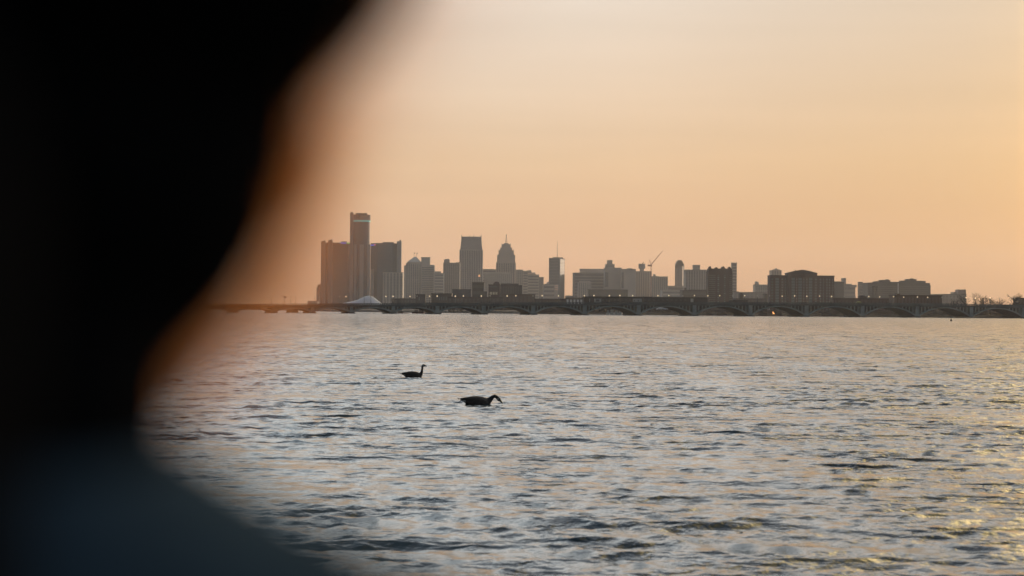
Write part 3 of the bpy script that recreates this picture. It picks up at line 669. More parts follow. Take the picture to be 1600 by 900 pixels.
# big brick apartment block
Z = ZC[0] = 2450
o = thing('brick_apartment_block', (X(1253, Z), Z+12, 2), 'large dark red brick apartment block with a low curved pediment in its centre', 'apartment block')
bk = wallm((.115, .062, .052)); bkd = wallm((.07, .045, .04))
za, zc_, zp = H(1253, 431.5, Z), H(1253, 427.2, Z), H(1253, 422.2, Z)
MB().box(X(1203.3, Z), X(1303.4, Z), Z, Z+26, 1, za).build('wall', bk, o)
MB().box(X(1202.8, Z), X(1230.4, Z), Z-.5, Z+26.5, za, za+.9).build('cornice', bkd, o)
MB().box(X(1276.6, Z), X(1303.9, Z), Z-.5, Z+26.5, za, za+.9).build('cornice', bkd, o)
MB().box(X(1230.4, Z), X(1276.4, Z), Z-1.2, Z+24, 1, zc_).build('centre_block', bk, o)
m = MB(); n = 16; st = len(m.v)
for i in range(n+1):
    u = i/n*2-1; xx = X(1230, Z)+(X(1276.8, Z)-X(1230, Z))*i/n; zz = zc_+(zp-zc_)*(1-abs(u)**1.35)*1.0+.5
    m.v += [(xx, Z-1.6, zc_-.6), (xx, Z+24.4, zc_-.6), (xx, Z+24.4, zz), (xx, Z-1.6, zz)]
for i in range(n):
    a = st+4*i; b = a+4
    for q in range(4): m.f.append((a+q, b+q, b+(q+1) % 4, a+(q+1) % 4))
m.f.append((st, st+3, st+2, st+1)); e = st+4*n; m.f.append((e, e+1, e+2, e+3)); m.build('pediment_roof', bkd, o)
front_box(o, 'roof_vent', 1242.2, 1243.4, 421.8, 425, Z, 2, bkd, 2)
bays = [(1205, 1208), (1211.5, 1217), (1221, 1223.4), (1226, 1228), (1236.4, 1241.6), (1243.4, 1245.4), (1247, 1252.6), (1254.4, 1256.6), (1259.4, 1261.4), (1263.4, 1268.8), (1272.8, 1276), (1280.6, 1283), (1285.6, 1287.4), (1290.8, 1293.2), (1295, 1297), (1300, 1302)]
for bi, (a, b) in enumerate(bays):
    wide = b-a > 4; cen = 1230.4 < a < 1276.4
    mm = striped('wide bay glass', (.15, .17, .165), (.085, .08, .075), 3.0, .7) if wide else striped('narrow bay glass %d' % (bi % 3), (.12+.04*(bi % 3), .13+.03*(bi % 3), .12+.03*(bi % 3)), (.115, .062, .052), 3.0, .5)
    MB().box(X(a, Z), X(b, Z), Z-(1.35 if cen else .15), Z+.2, 3, H(a, 433.6 if cen else 434.4, Z)).build('window_bay', mm, o)
# right of it
bld('dark_slab', 'narrow dark slab directly right of the big brick apartment block', 1303.6, 1318.4, 441.6, 3300, (.145, .125, .11), 30, ('h', 8), extras=(('roof_box', 1306, 1317, 440.4),))
o, tp, wl = bld('factory', 'pale factory with a square stack and a jutting top floor, right of the dark slab', 1303, 1336.4, 446.8, 4200, (.34, .29, .245), 60, ('h', 6), extras=(('roof_house', 1304, 1318, 439.6), ('stack', 1317, 1321.8, 434.4, 4), ('attic', 1318, 1331, 443.6, 5)))
front_box(o, 'overhang', 1329, 1337.8, 445.2, 449, 4200, 20, wallm((.34, .29, .245)), -6)
bld('slim_tower', 'slim pale chimney-like tower alone in the sky, left of the wide pale block', 1342, 1348, 441.2, 4000, (.30, .25, .215), 15, ('h', 10), extras=(('crown', 1341.8, 1348.2, 440.6, -.2, (.13, .1, .09)),))
o, tp, wl = bld('wide_block', 'wide plain block with two pale roof boxes and a domed roofline', 1356.3, 1453, 441.8, 3200, (.185, .155, .13), 50, None, ledge=False,
    extras=(('roof_box', 1376, 1391, 437.4), ('roof_box', 1417, 1432, 436), ('roof_tip', 1386.5, 1388, 436.2), ('roof_tip', 1425.4, 1427, 434.8), ('roof_ridge', 1366, 1446, 440.4, 5), ('roof_ridge', 1408, 1446, 438.8, 9), ('roof_mound', 1368, 1374, 439.4), ('roof_mound', 1408, 1415, 438.4), ('roof_mound', 1434, 1441, 438.6)))
front_box(o, 'wing', 1453.2, 1455, 445.4, 480, 3200, 30, wallm((.15, .125, .105)), 5)
front_box(o, 'downpipe', 1402.8, 1403.5, 442.4, 462, 3200, .4, whitep, -.42)
for i in range(9): front_box(o, 'window_band', 1358, 1401, 447+i*3.2, 448.3+i*3.2, 3200, .3, mat('wide block glass', (.16, .135, .115), .6), -.12); front_box(o, 'window_band', 1405, 1451, 447+i*3.2, 448.3+i*3.2, 3200, .3, mat('wide block glass', (.16, .135, .115), .6), -.12)
# tank frame
Z = 2500; o = thing('tank_tower', (X(1367.5, Z), Z+3, 2), 'dark flat-topped tank tower on tall splayed legs before the wide pale block', 'water tower')
zt = H(1367, 449, Z)
MB().cyl(X(1367.5, Z), Z+3, (X(1372, Z)-X(1363, Z))/2, zt, H(1367, 447.2, Z), 20).build('tank', tank_m, o)
for a, b, yy in ((1361.5, 1363.8, 0), (1366, 1366.6, 6), (1369.2, 1368.6, 0), (1373, 1371.2, 6)): MB().tube([(X(a, Z), Z+yy, 1), (X(b, Z), Z+yy, zt+.3)], .42, 6).build('leg', tank_m, o)
m = MB()
for yy in (453, 460): m.tube([(X(1363, Z), Z+.2, H(1367, yy, Z)), (X(1372, Z), Z+.2, H(1367, yy, Z))], .15, 4)
m.build('brace', tank_m, o)
# low dark riverside works
RD = (.105, .065, .055)
bld('river_warehouse', 'long low dark red shed between the brick apartment block and the brick warehouse', 1303, 1397, 467.6, 1850, RD, 25, ('v', 16), extras=(('roof_box', 1318, 1330, 466.4), ('square_tower', 1343, 1354.5, 462.9), ('tower_cap', 1345, 1351, 461.8)))
bld('river_warehouse', 'low dark red brick warehouse with a dark roofline left of the bare trees', 1397.4, 1471.6, 462.8, 1800, (.12, .07, .055), 25, ('v', 14), extras=(('roof_box', 1402, 1406.5, 458.8), ('roof_box', 1424.6, 1429.4, 460.6), ('roof_tip', 1465.6, 1467, 461)))
o = bld('garden_pavilion', 'small yellow domed shelter by the bridge rail below the slim tower', 1338.6, 1346.8, 472.2, 1700, (.30, .27, .10), 6, None, ledge=False)[0]
MB().ell((X(1342.7, 1700), 1703, H(1342, 472.4, 1700)), (1.9, 2.5, 1.0), nu=14, nv=8).build('dome', wallm((.33, .30, .11)), o)
bld('pale_hall', 'long pale low hall behind the bare trees at the right', 1455.2, 1510, 460.6, 3300, (.34, .28, .23), 60, ('v', 10), extras=(('roof_ridge', 1470, 1498, 459.4), ('roof_ridge', 1490, 1500, 456.4), ('square_block', 1497.4, 1509.2, 452.8, 4, (.37, .27, .23)), ('roof_tip', 1498, 1500, 452.2, 4), ('roof_tip', 1506, 1508.6, 452.2, 4)))
bld('corner_house', 'dark flat house cut by the right edge of the picture', 1592, 1612, 467.2, 1750, (.09, .065, .055), 20, ('g', 4, 3))
# low dark buildings left of centre on the shore
DB = (.13, .105, .09)
bld('shore_block', 'square dark block with a flat roof below the pinnacled tower', 737.6, 756.2, 442, 2900, (.085, .085, .075), 30, ('h', 4), extras=(('roof_box', 745, 748, 440.8), ('roof_tip', 739, 741, 441.4)))
bld('shore_block', 'tiny dark block right beside the square dark block', 756.3, 761, 456.4, 2850, (.10, .095, .085), 20, None)
o, tp, wl = bld('arched_roof_works', 'dark brick works with an arched roof and five lit tall windows', 763.2, 781, 445.6, 2700, (.12, .085, .075), 30, None)
m = MB(); Z = 2700
for i in range(9):
    a = math.pi*i/8; m.v += [(X(775.8-5*math.cos(a), Z), Z+.5, tp+(H(775, 441, Z)-tp)*math.sin(a)+.9), (X(775.8-5*math.cos(a), Z), Z+28, tp+(H(775, 441, Z)-tp)*math.sin(a)+.9)]
for i in range(8): m.f.append((2*i, 2*i+2, 2*i+3, 2*i+1))
m.f.append(tuple(range(0, 18, 2))); m.f.append(tuple(range(17, 0, -2))); m.f.append((0, 1, 17, 16)); m.build('arched_roof', wallm((.16, .11, .1)), o)
front_box(o, 'upper_windows', 764, 776, 446.8, 449, 2700, .3, glass, -.12)
for px in (766, 768.2, 770.8, 773.4, 776.2): front_box(o, 'lit_or_glint_window', px-.45, px+.45, 456.2, 460.2, 2700, .3, litwin, -.15)
bld('shore_works', 'broad dark works with a raised flat roof, right of the arched-roof works', 781.2, 815.5, 446.6, 2750, (.10, .085, .075), 30, ('v', 9), extras=(('raised_roof', 783, 808, 443.4, 3), ('roof_eave', 782, 810, 443, 2.5, (.1, .09, .085))))
bld('shore_hall', 'low brown hall with a curved pale roof in front of the broad dark works', 787, 836, 461, 2300, (.15, .11, .09), 30, ('v', 8), extras=(('roof', 788, 830, 459.3, 1, (.27, .23, .2)), ('roof_box', 828, 835.6, 459.8)))
bld('slate_roof_hall', 'low bluish dark roofed hall below the left of the pinnacled tower', 706.5, 735.6, 453, 2900, (.09, .095, .115), 30, None, extras=(('gable', 706.8, 708, 452.4, 1, (.4, .36, .3)),))
bld('shore_house', 'low olive house with two window rows in front of the grey blocks', 674.2, 706, 459.8, 2300, (.16, .13, .1), 25, ('g', 9, 2), extras=(('roof_box', 687, 700, 458.2), ('roof_box', 676, 684, 459)))
bld('shore_house', 'small dark house near the pyramid-roofed tower foot', 649.6, 664.4, 460.8, 2600, (.11, .095, .09), 25, ('g', 4, 2), extras=(('roof_box', 651, 660, 460),))
bld('shore_shed', 'long grey shed just over the bridge rail below the square dark block', 700, 787, 465.4, 2150, (.15, .125, .11), 25, ('v', 14))
bld('shore_shed', 'low shed right of the brown hall, below the antenna tower', 836.2, 884, 468.2, 2000, (.16, .125, .105), 25, ('v', 9))
bld('shore_shed', 'low grey shed with pale doors below the sky gap', 884.2, 911, 466.4, 2100, (.19, .17, .155), 25, ('v', 5), wm=whitep)
bld('shore_shed', 'low shed before the dark right tower, left of the small dark house', 612, 650, 467.5, 2700, (.13, .12, .115), 25, ('v', 8))
o = bld('long_warehouse', 'long low dark warehouse with pale door panels just behind the bridge rail', 912, 1105.5, 465.7, 1640, (.095, .085, .075), 22, None)[0]
for a, b in ((921, 922), (928, 939.5), (988.5, 1003), (1079, 1083.5)): front_box(o, 'door_panel', a, b, 466.6, 473, 1640, .4, mat('pale door', (.34, .36, .35), .7), -.2)
for a in range(941, 987, 6): front_box(o, 'window', a, a+3, 467.4, 470, 1640, .3, glass, -.12)
for a in range(1006, 1076, 7): front_box(o, 'window', a, a+3.5, 467.4, 470, 1640, .3, glass, -.12)
front_box(o, 'window', 931, 936.6, 467.6, 471, 1640, .4, glass, -.35)
for px in (990.5, 996.6): front_box(o, 'doorway', px, px+1.2, 468.4, 471, 1640, .4, glass, -.35)
bld('shore_shed', 'low shed with a pale strip roof below the broad slab', 1080, 1106.5, 469, 1750, (.13, .11, .095), 20, None, extras=(('roof', 1081, 1106, 467.4, 1, (.3, .27, .24)),))
bld('shore_shed', 'low dark shed at the foot of the dark gabled tower', 1143.6, 1168, 470.6, 1700, (.10, .085, .075), 20, ('v', 5), extras=(('roof_box', 1144.5, 1150, 469.4),))

# white tensioned roof
Z = 3500; o = thing('tent_roof', (X(572, Z), Z+12, 2), 'white peaked fabric roof of a riverside pavilion before the dark towers', 'pavilion')
prof = [(533, 474.2), (540, 472.6), (548, 471), (556, 469), (563, 466), (570, 462.8), (575.6, 461.8), (580, 462.6), (585, 465.6), (590, 469.6), (596, 474.4)]
m = MB(); nn = 10
for i, (px, y) in enumerate(prof):
    for j in range(nn+1):
        u = j/nn*2-1; zt = H(px, y, Z); zz = 5+(zt-5)*(1-abs(u)**1.6*.85); m.v.append((X(px, Z)+u*1.5*(px-575)/20, Z+12+u*14, zz))
for i in range(len(prof)-1):
    for j in range(nn): a = i*(nn+1)+j; m.f.append((a, a+nn+1, a+nn+2, a+1))
m.build('canopy', white, o, smooth=True)
for px, y in ((545, 471.8), (575.6, 461.8), (592, 471)): MB().tube([(X(px, Z), Z+12, 1), (X(px, Z), Z+12, H(px, y, Z)+.5)], .4, 6).build('mast', whitep, o)
m = MB(); ed = [(575.6, 462.0), (580.5, 464), (585.5, 467.6), (590, 471), (596.5, 474.6)]
m.tube([(X(px, Z), Z-1, H(px, y+.3, Z)) for px, y in ed], .55, 6); m.build('edge_beam', whitep, o)
Z = 1590; o = thing('marquee', (X(1038, Z), Z+4, 2), 'pale arched marquee roof on the bank seen through a bridge arch', 'marquee')
m = MB()
for i in range(9):
    u = i/8; px = 1025.5+25.5*u; y = 483.9-4.2*math.sin(math.pi*min(1, u*1.15+.02))**.7 if u*1.15 < .98 else 483.6
    m.v += [(X(px, Z), Z-1, H(px, y, Z)), (X(px, Z), Z+10, H(px, y, Z)), (X(px, Z), Z+10, H(px, 484.2, Z)), (X(px, Z), Z-1, H(px, 484.2, Z))]
for i in range(8):
    for q in range(4): a = 4*i; m.f.append((a+q, a+4+q, a+4+(q+1) % 4, a+(q+1) % 4))
m.f.append((0, 3, 2, 1)); m.f.append((32, 33, 34, 35)); m.build('canopy', white, o)
for px in (1026.6, 1034, 1042, 1050): MB().box(X(px, Z)-.12, X(px, Z)+.12, Z-.8, Z-.5, 1, H(px, 484, Z)).build('post', whitep, o)

# cranes
def crane(x, ybase, yjoint, tip, tail, apex, Z, label):
    o = thing('tower_crane', (X(x, Z), Z, 2), label, 'crane', 'tower cranes')
    a = W(x, yjoint, Z); m = MB(); wd = 1.1
    for dx_, dy_ in ((-wd, -wd), (wd, -wd), (wd, wd), (-wd, wd)): m.tube([(a.x+dx_, Z+dy_, 1), (a.x+dx_, Z+dy_, a.z)], .25, 4)
    z = 3; k = 0
    while z < a.z-4:
        s_ = 1 if k % 2 else -1; m.tube([(a.x-wd*s_, Z-wd, z), (a.x+wd*s_, Z-wd, z+4)], .16, 4); z += 4; k += 1
    m.build('mast', crane_m, o)
    t_ = W(*tip, Z); m = MB()
    for off in (-.7, .7): m.tube([(a.x, Z+off, a.z), (t_.x, Z+off, t_.z)], [.35, .25], 4)
    up = Vector((-(t_.z-a.z), 0, t_.x-a.x)).normalized()*1.7
    m.tube([(a.x+up.x, Z, a.z+up.z), (t_.x, Z, t_.z)], [.35, .25], 4)
    for i in range(12): f0 = i/12; f1 = (i+.5)/12; p = a.lerp(t_, f0); q = a.lerp(t_, f1)+up*(1-f1); m.tube([(p.x, Z, p.z), (q.x, Z, q.z), tuple(a.lerp(t_, (i+1)/12))], .16, 4)
    m.build('jib', crane_m, o)
    b = W(*tail, Z); m = MB(); m.tube([(a.x, Z, a.z), (b.x, Z, b.z)], .8, 4); m.box(b.x-2, b.x+3, Z-1.2, Z+1.2, b.z-2.6, b.z+.6); m.build('counterweight_arm', crane_m, o)
    c = W(*apex, Z); m = MB(); m.tube([(a.x, Z, a.z), (c.x, Z, c.z)], .5, 4); m.tube([(c.x, Z, c.z), (b.x, Z, b.z)], .14, 4); m.tube([(c.x, Z, c.z), tuple(a.lerp(t_, .7))], .1, 4); m.build('a_frame', crane_m, o)
    m = MB(); m.box(a.x-1.6, a.x+1.6, Z-2.5, Z, a.z-2.4, a.z+.8); m.build('cab', crane_m, o)
crane(1017.4, 474, 414.6, (1036.2, 391), (1013.6, 414.2), (1015, 405.8), 4780, 'red luffing tower crane raised over the roofs of the middle cluster')
crane(444.4, 474, 463.5, (436.4, 459.2), (446.3, 463.6), (445, 461), 5600, 'faint far crane left of the dark towers beside the blurred head')

# ------------------------------------------------------------------ trees and scrub on the far bank
def bare_tree(px, ytop, Z, label, spread=.5, seed=1, dens=1.0):
    rnd = random.Random(seed); base = Vector((X(px, Z), Z, 2.3)); h = H(px, ytop, Z)-base.z
    o = thing('bare_tree', base, label, 'tree', 'bare trees on the far bank')
    tr = MB(); cr_ = MB()
    def grow(p, d, ln, r, lev):
        q = p; pts = [p]; 
        for k in range(3):
            d = (d+Vector((rnd.gauss(0, .12), rnd.gauss(0, .12), rnd.gauss(.03, .06)))).normalized(); q = q+d*ln/3; pts.append(q)
        (tr if lev < 1 else cr_).tube(pts, [r, r*.85, r*.72, r*.6], 5 if lev < 2 else 3)
        if lev == 5: return
        n = rnd.choice((3, 4)) if lev < 3 else rnd.choice((3, 3, 4))
        for i in range(n):
            a = rnd.uniform(0, 6.28); t_ = rnd.uniform(.35, .8)*spread*1.45
            u = d.orthogonal().normalized(); u.rotate(Matrix.Rotation(a, 3, d))
            nd_ = (d+u*t_).normalized(); src = pts[rnd.choice((2, 3, 3))] if i else pts[3]
            grow(src, nd_, ln*rnd.uniform(.62, .85), r*rnd.uniform(.5, .65), lev+1)
    grow(base-Vector((0, 0, .5)), Vector((0, 0, 1)), h*.34, h*.034, 0)
    zmax = max(v[2] for v in cr_.v)-base.z; k = h/zmax
    for mb in (tr, cr_): mb.v = [(base.x+(v[0]-base.x)*k, base.y+(v[1]-base.y)*k, base.z+(v[2]-base.z)*k) for v in mb.v]
    tr.build('trunk', bark, o); cr_.build('crown', bark, o)
bare_tree(1580, 456.6, 1500, 'bare fan-shaped tree farthest right, sky showing between its branches', .62, 3)
bare_tree(1513, 457.2, 1520, 'bare tree at the left end of the tree line, beside the pale hall', .5, 5)
bare_tree(1527.5, 456.4, 1500, 'bare tree second from the left in the tree line, its crown widest', .72, 8)
bare_tree(1500, 464, 1540, 'small bare tree standing before the pale hall', .5, 11)
bare_tree(1561, 463.6, 1505, 'bushy bare tree left of the fan-shaped one', .7, 13)
bare_tree(1568, 466, 1510, 'low bare tree touching the fan-shaped tree on its left', .8, 17)
bare_tree(1542, 464.4, 1510, 'middle bare tree of the line, where the trees dip to the right', .75, 19)
bare_tree(1533, 462, 1530, 'bare tree close behind the wide-crowned one', .6, 23)
bare_tree(1590, 467, 1520, 'low bare tree between the fan-shaped tree and the corner house', .6, 29)
bare_tree(1486, 468.6, 1500, 'thin sapling alone right of the brick warehouse', .4, 31)
bare_tree(1103, 467, 1800, 'dim bare tree at the left foot of the dark gabled tower', .6, 37)
bare_tree(625, 463, 3000, 'dim bare tree in front of the pale block by the dark right tower', .7, 41)
bare_tree(1010, 466, 1900, 'dim bare tree behind the warehouse below the tank building', .6, 43)
def scrub(name, spans, n, seed, label, m_):
    rnd = random.Random(seed); m = MB()
    for x0, x1, Zf, zt in spans:
        for _ in range(int(n*(x1-x0))):
            px = rnd.uniform(x0, x1); Z = (shore_z(px)+2 if Zf == 0 else Zf)+rnd.uniform(0, 26)
            env = zt*(.55+.45*noise.noise(Vector((px*.13, Zf*.01, 0)))+.25*noise.noise(Vector((px*.5, 1, 0))))
            z = .6+1.4*rnd.random()+max(.3, env)*rnd.random()**.6; x = X(px, Z); s = rnd.uniform(.25, .6)
            d1 = Vector((rnd.gauss(0, 1), rnd.gauss(0, 1), rnd.gauss(0, 1))).normalized()*s; d2 = d1.orthogonal().normalized()*s*rnd.uniform(.3, .8); c = Vector((x, Z, z))
            m.quad(c-d1, c-d2, c+d1, c+d2)
            if rnd.random() < .25: m.tube([(x, Z, 1), (x+rnd.gauss(0, .5), Z, z+.4)], [.06, .03], 3)
    o = m.build(name, m_); tag(o, kind='stuff', label=label, cat='scrub')
scrub('scrub', [(830, 1160, 0, 4.4), (1150, 1660, 0, 4.8), (840, 1160, 1590, 5.2), (1470, 1620, 1490, 9.0), (1520, 1552, 1500, 12)], 26, 2, 'brown leafless scrub covering the far bank behind the bridge', scrub_m)
scrub('scrub', [(520, 700, 2250, 7), (700, 850, 1700, 5), (600, 850, 2150, 9)], 12, 3, 'dark scrub along the far shore under the left arches', scrub_m)

# ------------------------------------------------------------------ boats, barges and buoy
hull_d = mat('dark red hull', (.10, .035, .03), .7, noise_s=.5); hull_w = mat('white hull', (.6, .6, .58), .4); rust = mat('rusty deck', (.10, .06, .045), .9, noise_s=.4, noise_a=.4)
def hull(mb, xc, yc, ln, wd, z0, z1):
    p0 = [(-.5, -.35), (.36, -.4), (.5, 0), (.36, .4), (-.5, .35)]; p1 = [(-.52, -.5), (.36, -.5), (.56, 0), (.36, .5), (-.52, .5)]
    mb.prism([(xc+a*ln, yc+b*wd) for a, b in p0], z0, z1, [(xc+a*ln, yc+b*wd) for a, b in p1])
def barge(x0, x1, ytop, Z, label, cabins, mm=hull_d, cat='barge', name='barge', posts=(), glowing=None):
    xc = (X(x0, Z)+X(x1, Z))/2; ln = X(x1, Z)-X(x0, Z); zt = H(x0, ytop, Z)
    o = thing(name, (xc, Z+3, 0), label, cat); m = MB(); hull(m, xc, Z+3, ln, 7, -.6, zt); m.build('hull', mm, o)
    m = MB(); m.prism([(xc-.5*ln, Z+.2), (xc+.34*ln, Z+.2), (xc+.34*ln, Z+5.8), (xc-.5*ln, Z+5.8)], zt+.003, zt+.12); m.build('deck', rust, o)
    for a, b, y in cabins:
        cb = MB().box(X(a, Z+1.5), X(b, Z+1.5), Z+1.5, Z+4.5, zt, H(a, y, Z)).build('cabin', rust if mm is hull_d else hull_w, o)
        MB().box(X(a, Z+1.5)+.2, X(b, Z+1.5)-.2, Z+1.4, Z+1.7, zt+(H(a, y, Z)-zt)*.4, zt+(H(a, y, Z)-zt)*.8).build('window', glass, cb)
        MB().box(X(a, Z+1.5)-.2, X(b, Z+1.5)+.2, Z+1.3, Z+4.7, H(a, y, Z)+.002, H(a, y, Z)+.15).build('cabin_roof', rust if mm is hull_d else hull_w, cb)
    for a, y in posts: MB().tube([(X(a, Z), Z+2, zt-.3), (X(a, Z), Z+2, H(a, y, Z))], .18, 6).build('post', iron, o)
    if glowing:
        a, b, y0, y1 = glowing
        MB().prism([(X(a, Z), Z+1.0), (X(b, Z), Z+1.0), (X(b, Z), Z+1.3), (X(a, Z), Z+1.3)], H(a, y1, Z), H(a, y0, Z), [(X(a-.8, Z), Z+1.0), (X(a+.3, Z), Z+1.0), (X(a+.3, Z), Z+1.3), (X(a-.8, Z), Z+1.3)]).build('sun_glint', mat('boat sun glint', (.9, .4, .1), .5, emit=(1, .40, .12), es=1.6), o)  # sunset glint on the boat, put in as a small glowing shape
    return o
barge(1097, 1147, 492.4, 1470, 'dark red barge with mooring posts under the arch below the gabled tower', ((1104, 1112, 489), (1120, 1136, 490.2)), posts=((1100.5, 484), (1118.5, 477.5)))
barge(1183, 1229, 492.6, 1480, 'dark work barge with an orange sun glint under the arch by the brick apartment block', ((1188, 1199, 489.4), (1213, 1222, 490)), glowing=(1208.2, 1211, 487, 490.6))
barge(1238, 1316, 493.6, 1475, 'long dark red barge with low deckhouses under the arch right of the glinting barge', ((1256, 1266, 490.6), (1284, 1300, 489.2)))
barge(644, 664.6, 487.6, 1450, 'dark moored barge with a humped load beside the arch pier under the pyramid-roofed tower', ((648, 654, 485), (655, 662, 483.4)))
barge(618, 638, 489, 1450, 'low dark raft left of the humped barge', ((622, 630, 487.2),))
barge(446, 469, 488, 1420, 'dark houseboat with pale windows under the arch beside the blurred head', ((447.6, 466, 483.4),))
for i, (a, b, y, lab) in enumerate(((948, 953, 485.6, 'leftmost of the white moored boats under the arch'), (953.6, 960, 484.4, 'white cabin boat second from the left under the arch'), (961, 966, 486, 'white cabin boat third from the left under the arch'), (966.6, 972.4, 485, 'rightmost of the white moored boats under the arch'))):
    o = barge(a, b, 488.6, 1530+i*3, lab, ((a+1, b-1.4, y),), mm=hull_w, cat='boat', name='cabin_boat'); o['group'] = 'boats moored under the arch'
Z = 760; o = thing('buoy', (X(1486.3, Z), Z, 0), 'small dark marker buoy floating before the bridge near the right edge', 'buoy')
bx = X(1486.3, Z); MB().cyl(bx, Z, .36, -.3, .45, 14, .30).build('float', iron, o, smooth=False); MB().cyl(bx, Z, .22, .45, 1.0, 10, .12).build('topmark', iron, o); MB().cyl(bx, Z, .38, .1, .2, 14).build('band', rust, o)

# ------------------------------------------------------------------ geese
black = mat('goose black', (.012, .011, .012), .6); brown = mat('goose brown', (.055, .042, .034), .8, noise_s=25, noise_a=.5, bump=.3); gwhite = mat('goose white', (.45, .43, .40), .8); bill_m = mat('goose bill', (.01, .01, .01), .4)
def goose(px, py, Z, k, neck, label, fz=1.0, nk_=1.32):
    """built along +x (swims to the right); k scales; neck: list of ((x, z), r)"""
    base = Vector((X(px, Z, py), Z, 0)); o = thing('goose', base, label, 'goose', 'geese swimming on the river')
    m = MB(); body = [(-.40, .115, .012, .02), (-.34, .12, .035, .03), (-.27, .10, .08, .085), (-.16, .08, .12, .135), (-.02, .07, .145, .16), (.12, .06, .14, .15), (.22, .055, .11, .12), (.29, .045, .06, .07), (.32, .05, .02, .03)]
    n = 20; b = len(m.v)
    for x, zc, ry, rz in body:
        for i in range(n): a = 2*math.pi*i/n; m.v.append((x, ry*math.cos(a), (zc+rz*math.sin(a))*fz))
    for j in range(len(body)-1):
        for i in range(n): m.f.append((b+j*n+i, b+(j+1)*n+i, b+(j+1)*n+(i+1) % n, b+j*n+(i+1) % n))
    m.f.append(tuple(range(b, b+n))); m.f.append(tuple(b+(len(body)-1)*n+i for i in range(n-1, -1, -1)))
    m.tube([(p[0][0], 0, p[0][1]) for p in neck], [p[1]*nk_ for p in neck], 12)
    hx, hz = neck[-1][0]; px_, pz_ = neck[-2][0]
    hd = neck[0][2] if len(neck[0]) > 2 else (1, -.1); hd = Vector((hd[0], 0, hd[1])).normalized()
    rot = Vector((1, 0, 0)).rotation_difference(hd).to_matrix(); hc = Vector((hx, 0, hz))+hd*.022
    m.ell(hc, (.064, .038, .046), rot, 14, 10)
    u = union(m, .009, 3)
    bo = MB(); bo.v = [(base.x+v[0]*k, base.y+v[1]*k, base.z+v[2]*k) for v in u.v]; bo.f = u.f
    ob = bo.build('body', brown, o, smooth=True); me = ob.data; me.materials.append(black); me.materials.append(gwhite)
    for p in me.polygons:
        c = p.center/k
        nk = (c.x > .27 and c.z > .11) or c.x > .34
        if nk: p.material_index = 1
        if c.x < -.27 and c.z < .10: p.material_index = 2
        if c.x < -.33 and c.z > .11: p.material_index = 1
        q = Vector(c)-(hc-hd*.018)
        if nk and q.length < .045 and q.dot(Vector((-hd.z, 0, hd.x))) < .012 and abs(q.dot(hd)) < .025: p.material_index = 2
    bl = MB(); tip = hc+hd*.125; st = hc+hd*.05
    bl.tube([tuple(base+st*k), tuple(base+(st.lerp(tip, .6)-Vector((0, 0, .004)))*k), tuple(base+(tip-Vector((0, 0, .008)))*k)], [.026*k, .019*k, .008*k], 8); bl.build('bill', bill_m, o)
    for sd in (-1, 1):
        wg = MB(); pts = [(-.39, .03, .155, .012), (-.26, .075, .155, .035), (-.12, .105, .13, .06), (.02, .12, .115, .07), (.13, .115, .11, .055), (.2, .09, .10, .02)]
        b = 0
        for x, y, z, r_ in pts:
            z *= fz; r_ *= fz
            for i in range(10): a = 2*math.pi*i/10; wg.v.append((base.x+k*x, base.y+k*sd*(y+.022*math.cos(a)), base.z+k*(z+r_*math.sin(a))))
        for j in range(len(pts)-1):
            for i in range(10): wg.f.append((j*10+i, (j+1)*10+i, (j+1)*10+(i+1) % 10, j*10+(i+1) % 10))
        wg.f.append(tuple(range(10))); wg.f.append(tuple(50+i for i in range(9, -1, -1))); wg.build('wing', brown, o, smooth=True)
    tl = MB(); tl.prism([(base.x-k*.46, base.y-k*.05), (base.x-k*.32, base.y-k*.06), (base.x-k*.32, base.y+k*.06), (base.x-k*.46, base.y+k*.05)], base.z+k*.125, base.z+k*.14); tl.build('tail', black, o)
    return o
goose(645, 588, 82.5, 1.04, [((.22, .06), .07, (1, -.2)), ((.29, .13), .05), ((.325, .22), .034), ((.33, .31), .029), ((.34, .405), .029), ((.36, .435), .030)], 'goose swimming farther off with its neck held upright')
goose(745.5, 630.5, 59.4, 1.13, [((.22, .06), .075, (.85, -.75)), ((.31, .12), .052), ((.36, .175), .038), ((.415, .20), .034), ((.465, .175), .034), ((.49, .14), .034)], 'nearer goose swimming with its neck arched down to the water', fz=.88, nk_=1.22)

# ------------------------------------------------------------------ person in the foreground, seen from behind
hair_m = mat('dark hair', (.0045, .0045, .0048), 1.0, spec=0); skin_m = mat('skin', (.38, .20, .12), .55); jack = mat('blue jacket', (.032, .052, .072), 1.0, spec=0, noise_s=30, noise_a=.2, bump=.2); trou = mat('dark trousers', (.03, .03, .035), .9); shoe = mat('shoe', (.03, .03, .03), .6)
HEADPX = (4, 0); ZH = .56
hc = W(*HEADPX, ZH); GZ = hc.z-1.585
per = thing('person', (hc.x, hc.y, GZ), 'person in a blue jacket with dark tied-back hair, seen close up from behind, blurred', 'person')
yaw = R(-8); RY = Matrix.Rotation(yaw, 3, 'Z')     # face turned right of straight ahead
def hp(v): return tuple(hc+RY@Vector(v))
def bpnt(x, y, z): return (hc.x+x, hc.y+y, GZ+z)
m = MB()
m.ell(hp((0, -.01, .025)), (.077, .096, .098), RY); m.ell(hp((0, .045, -.045)), (.055, .055, .075), RY)
m.ell(hp((0, .088, -.092)), (.024, .018, .02), RY); m.ell(hp((0, .103, -.025)), (.011, .018, .026), RY)
for sd in (-1, 1):
    m.ell(hp((sd*.078, .0, -.015)), (.008, .018, .032), RY); m.ell(hp((sd*.045, .07, -.035)), (.025, .02, .025), RY); m.ell(hp((sd*.03, .085, .02)), (.02, .012, .008), RY)
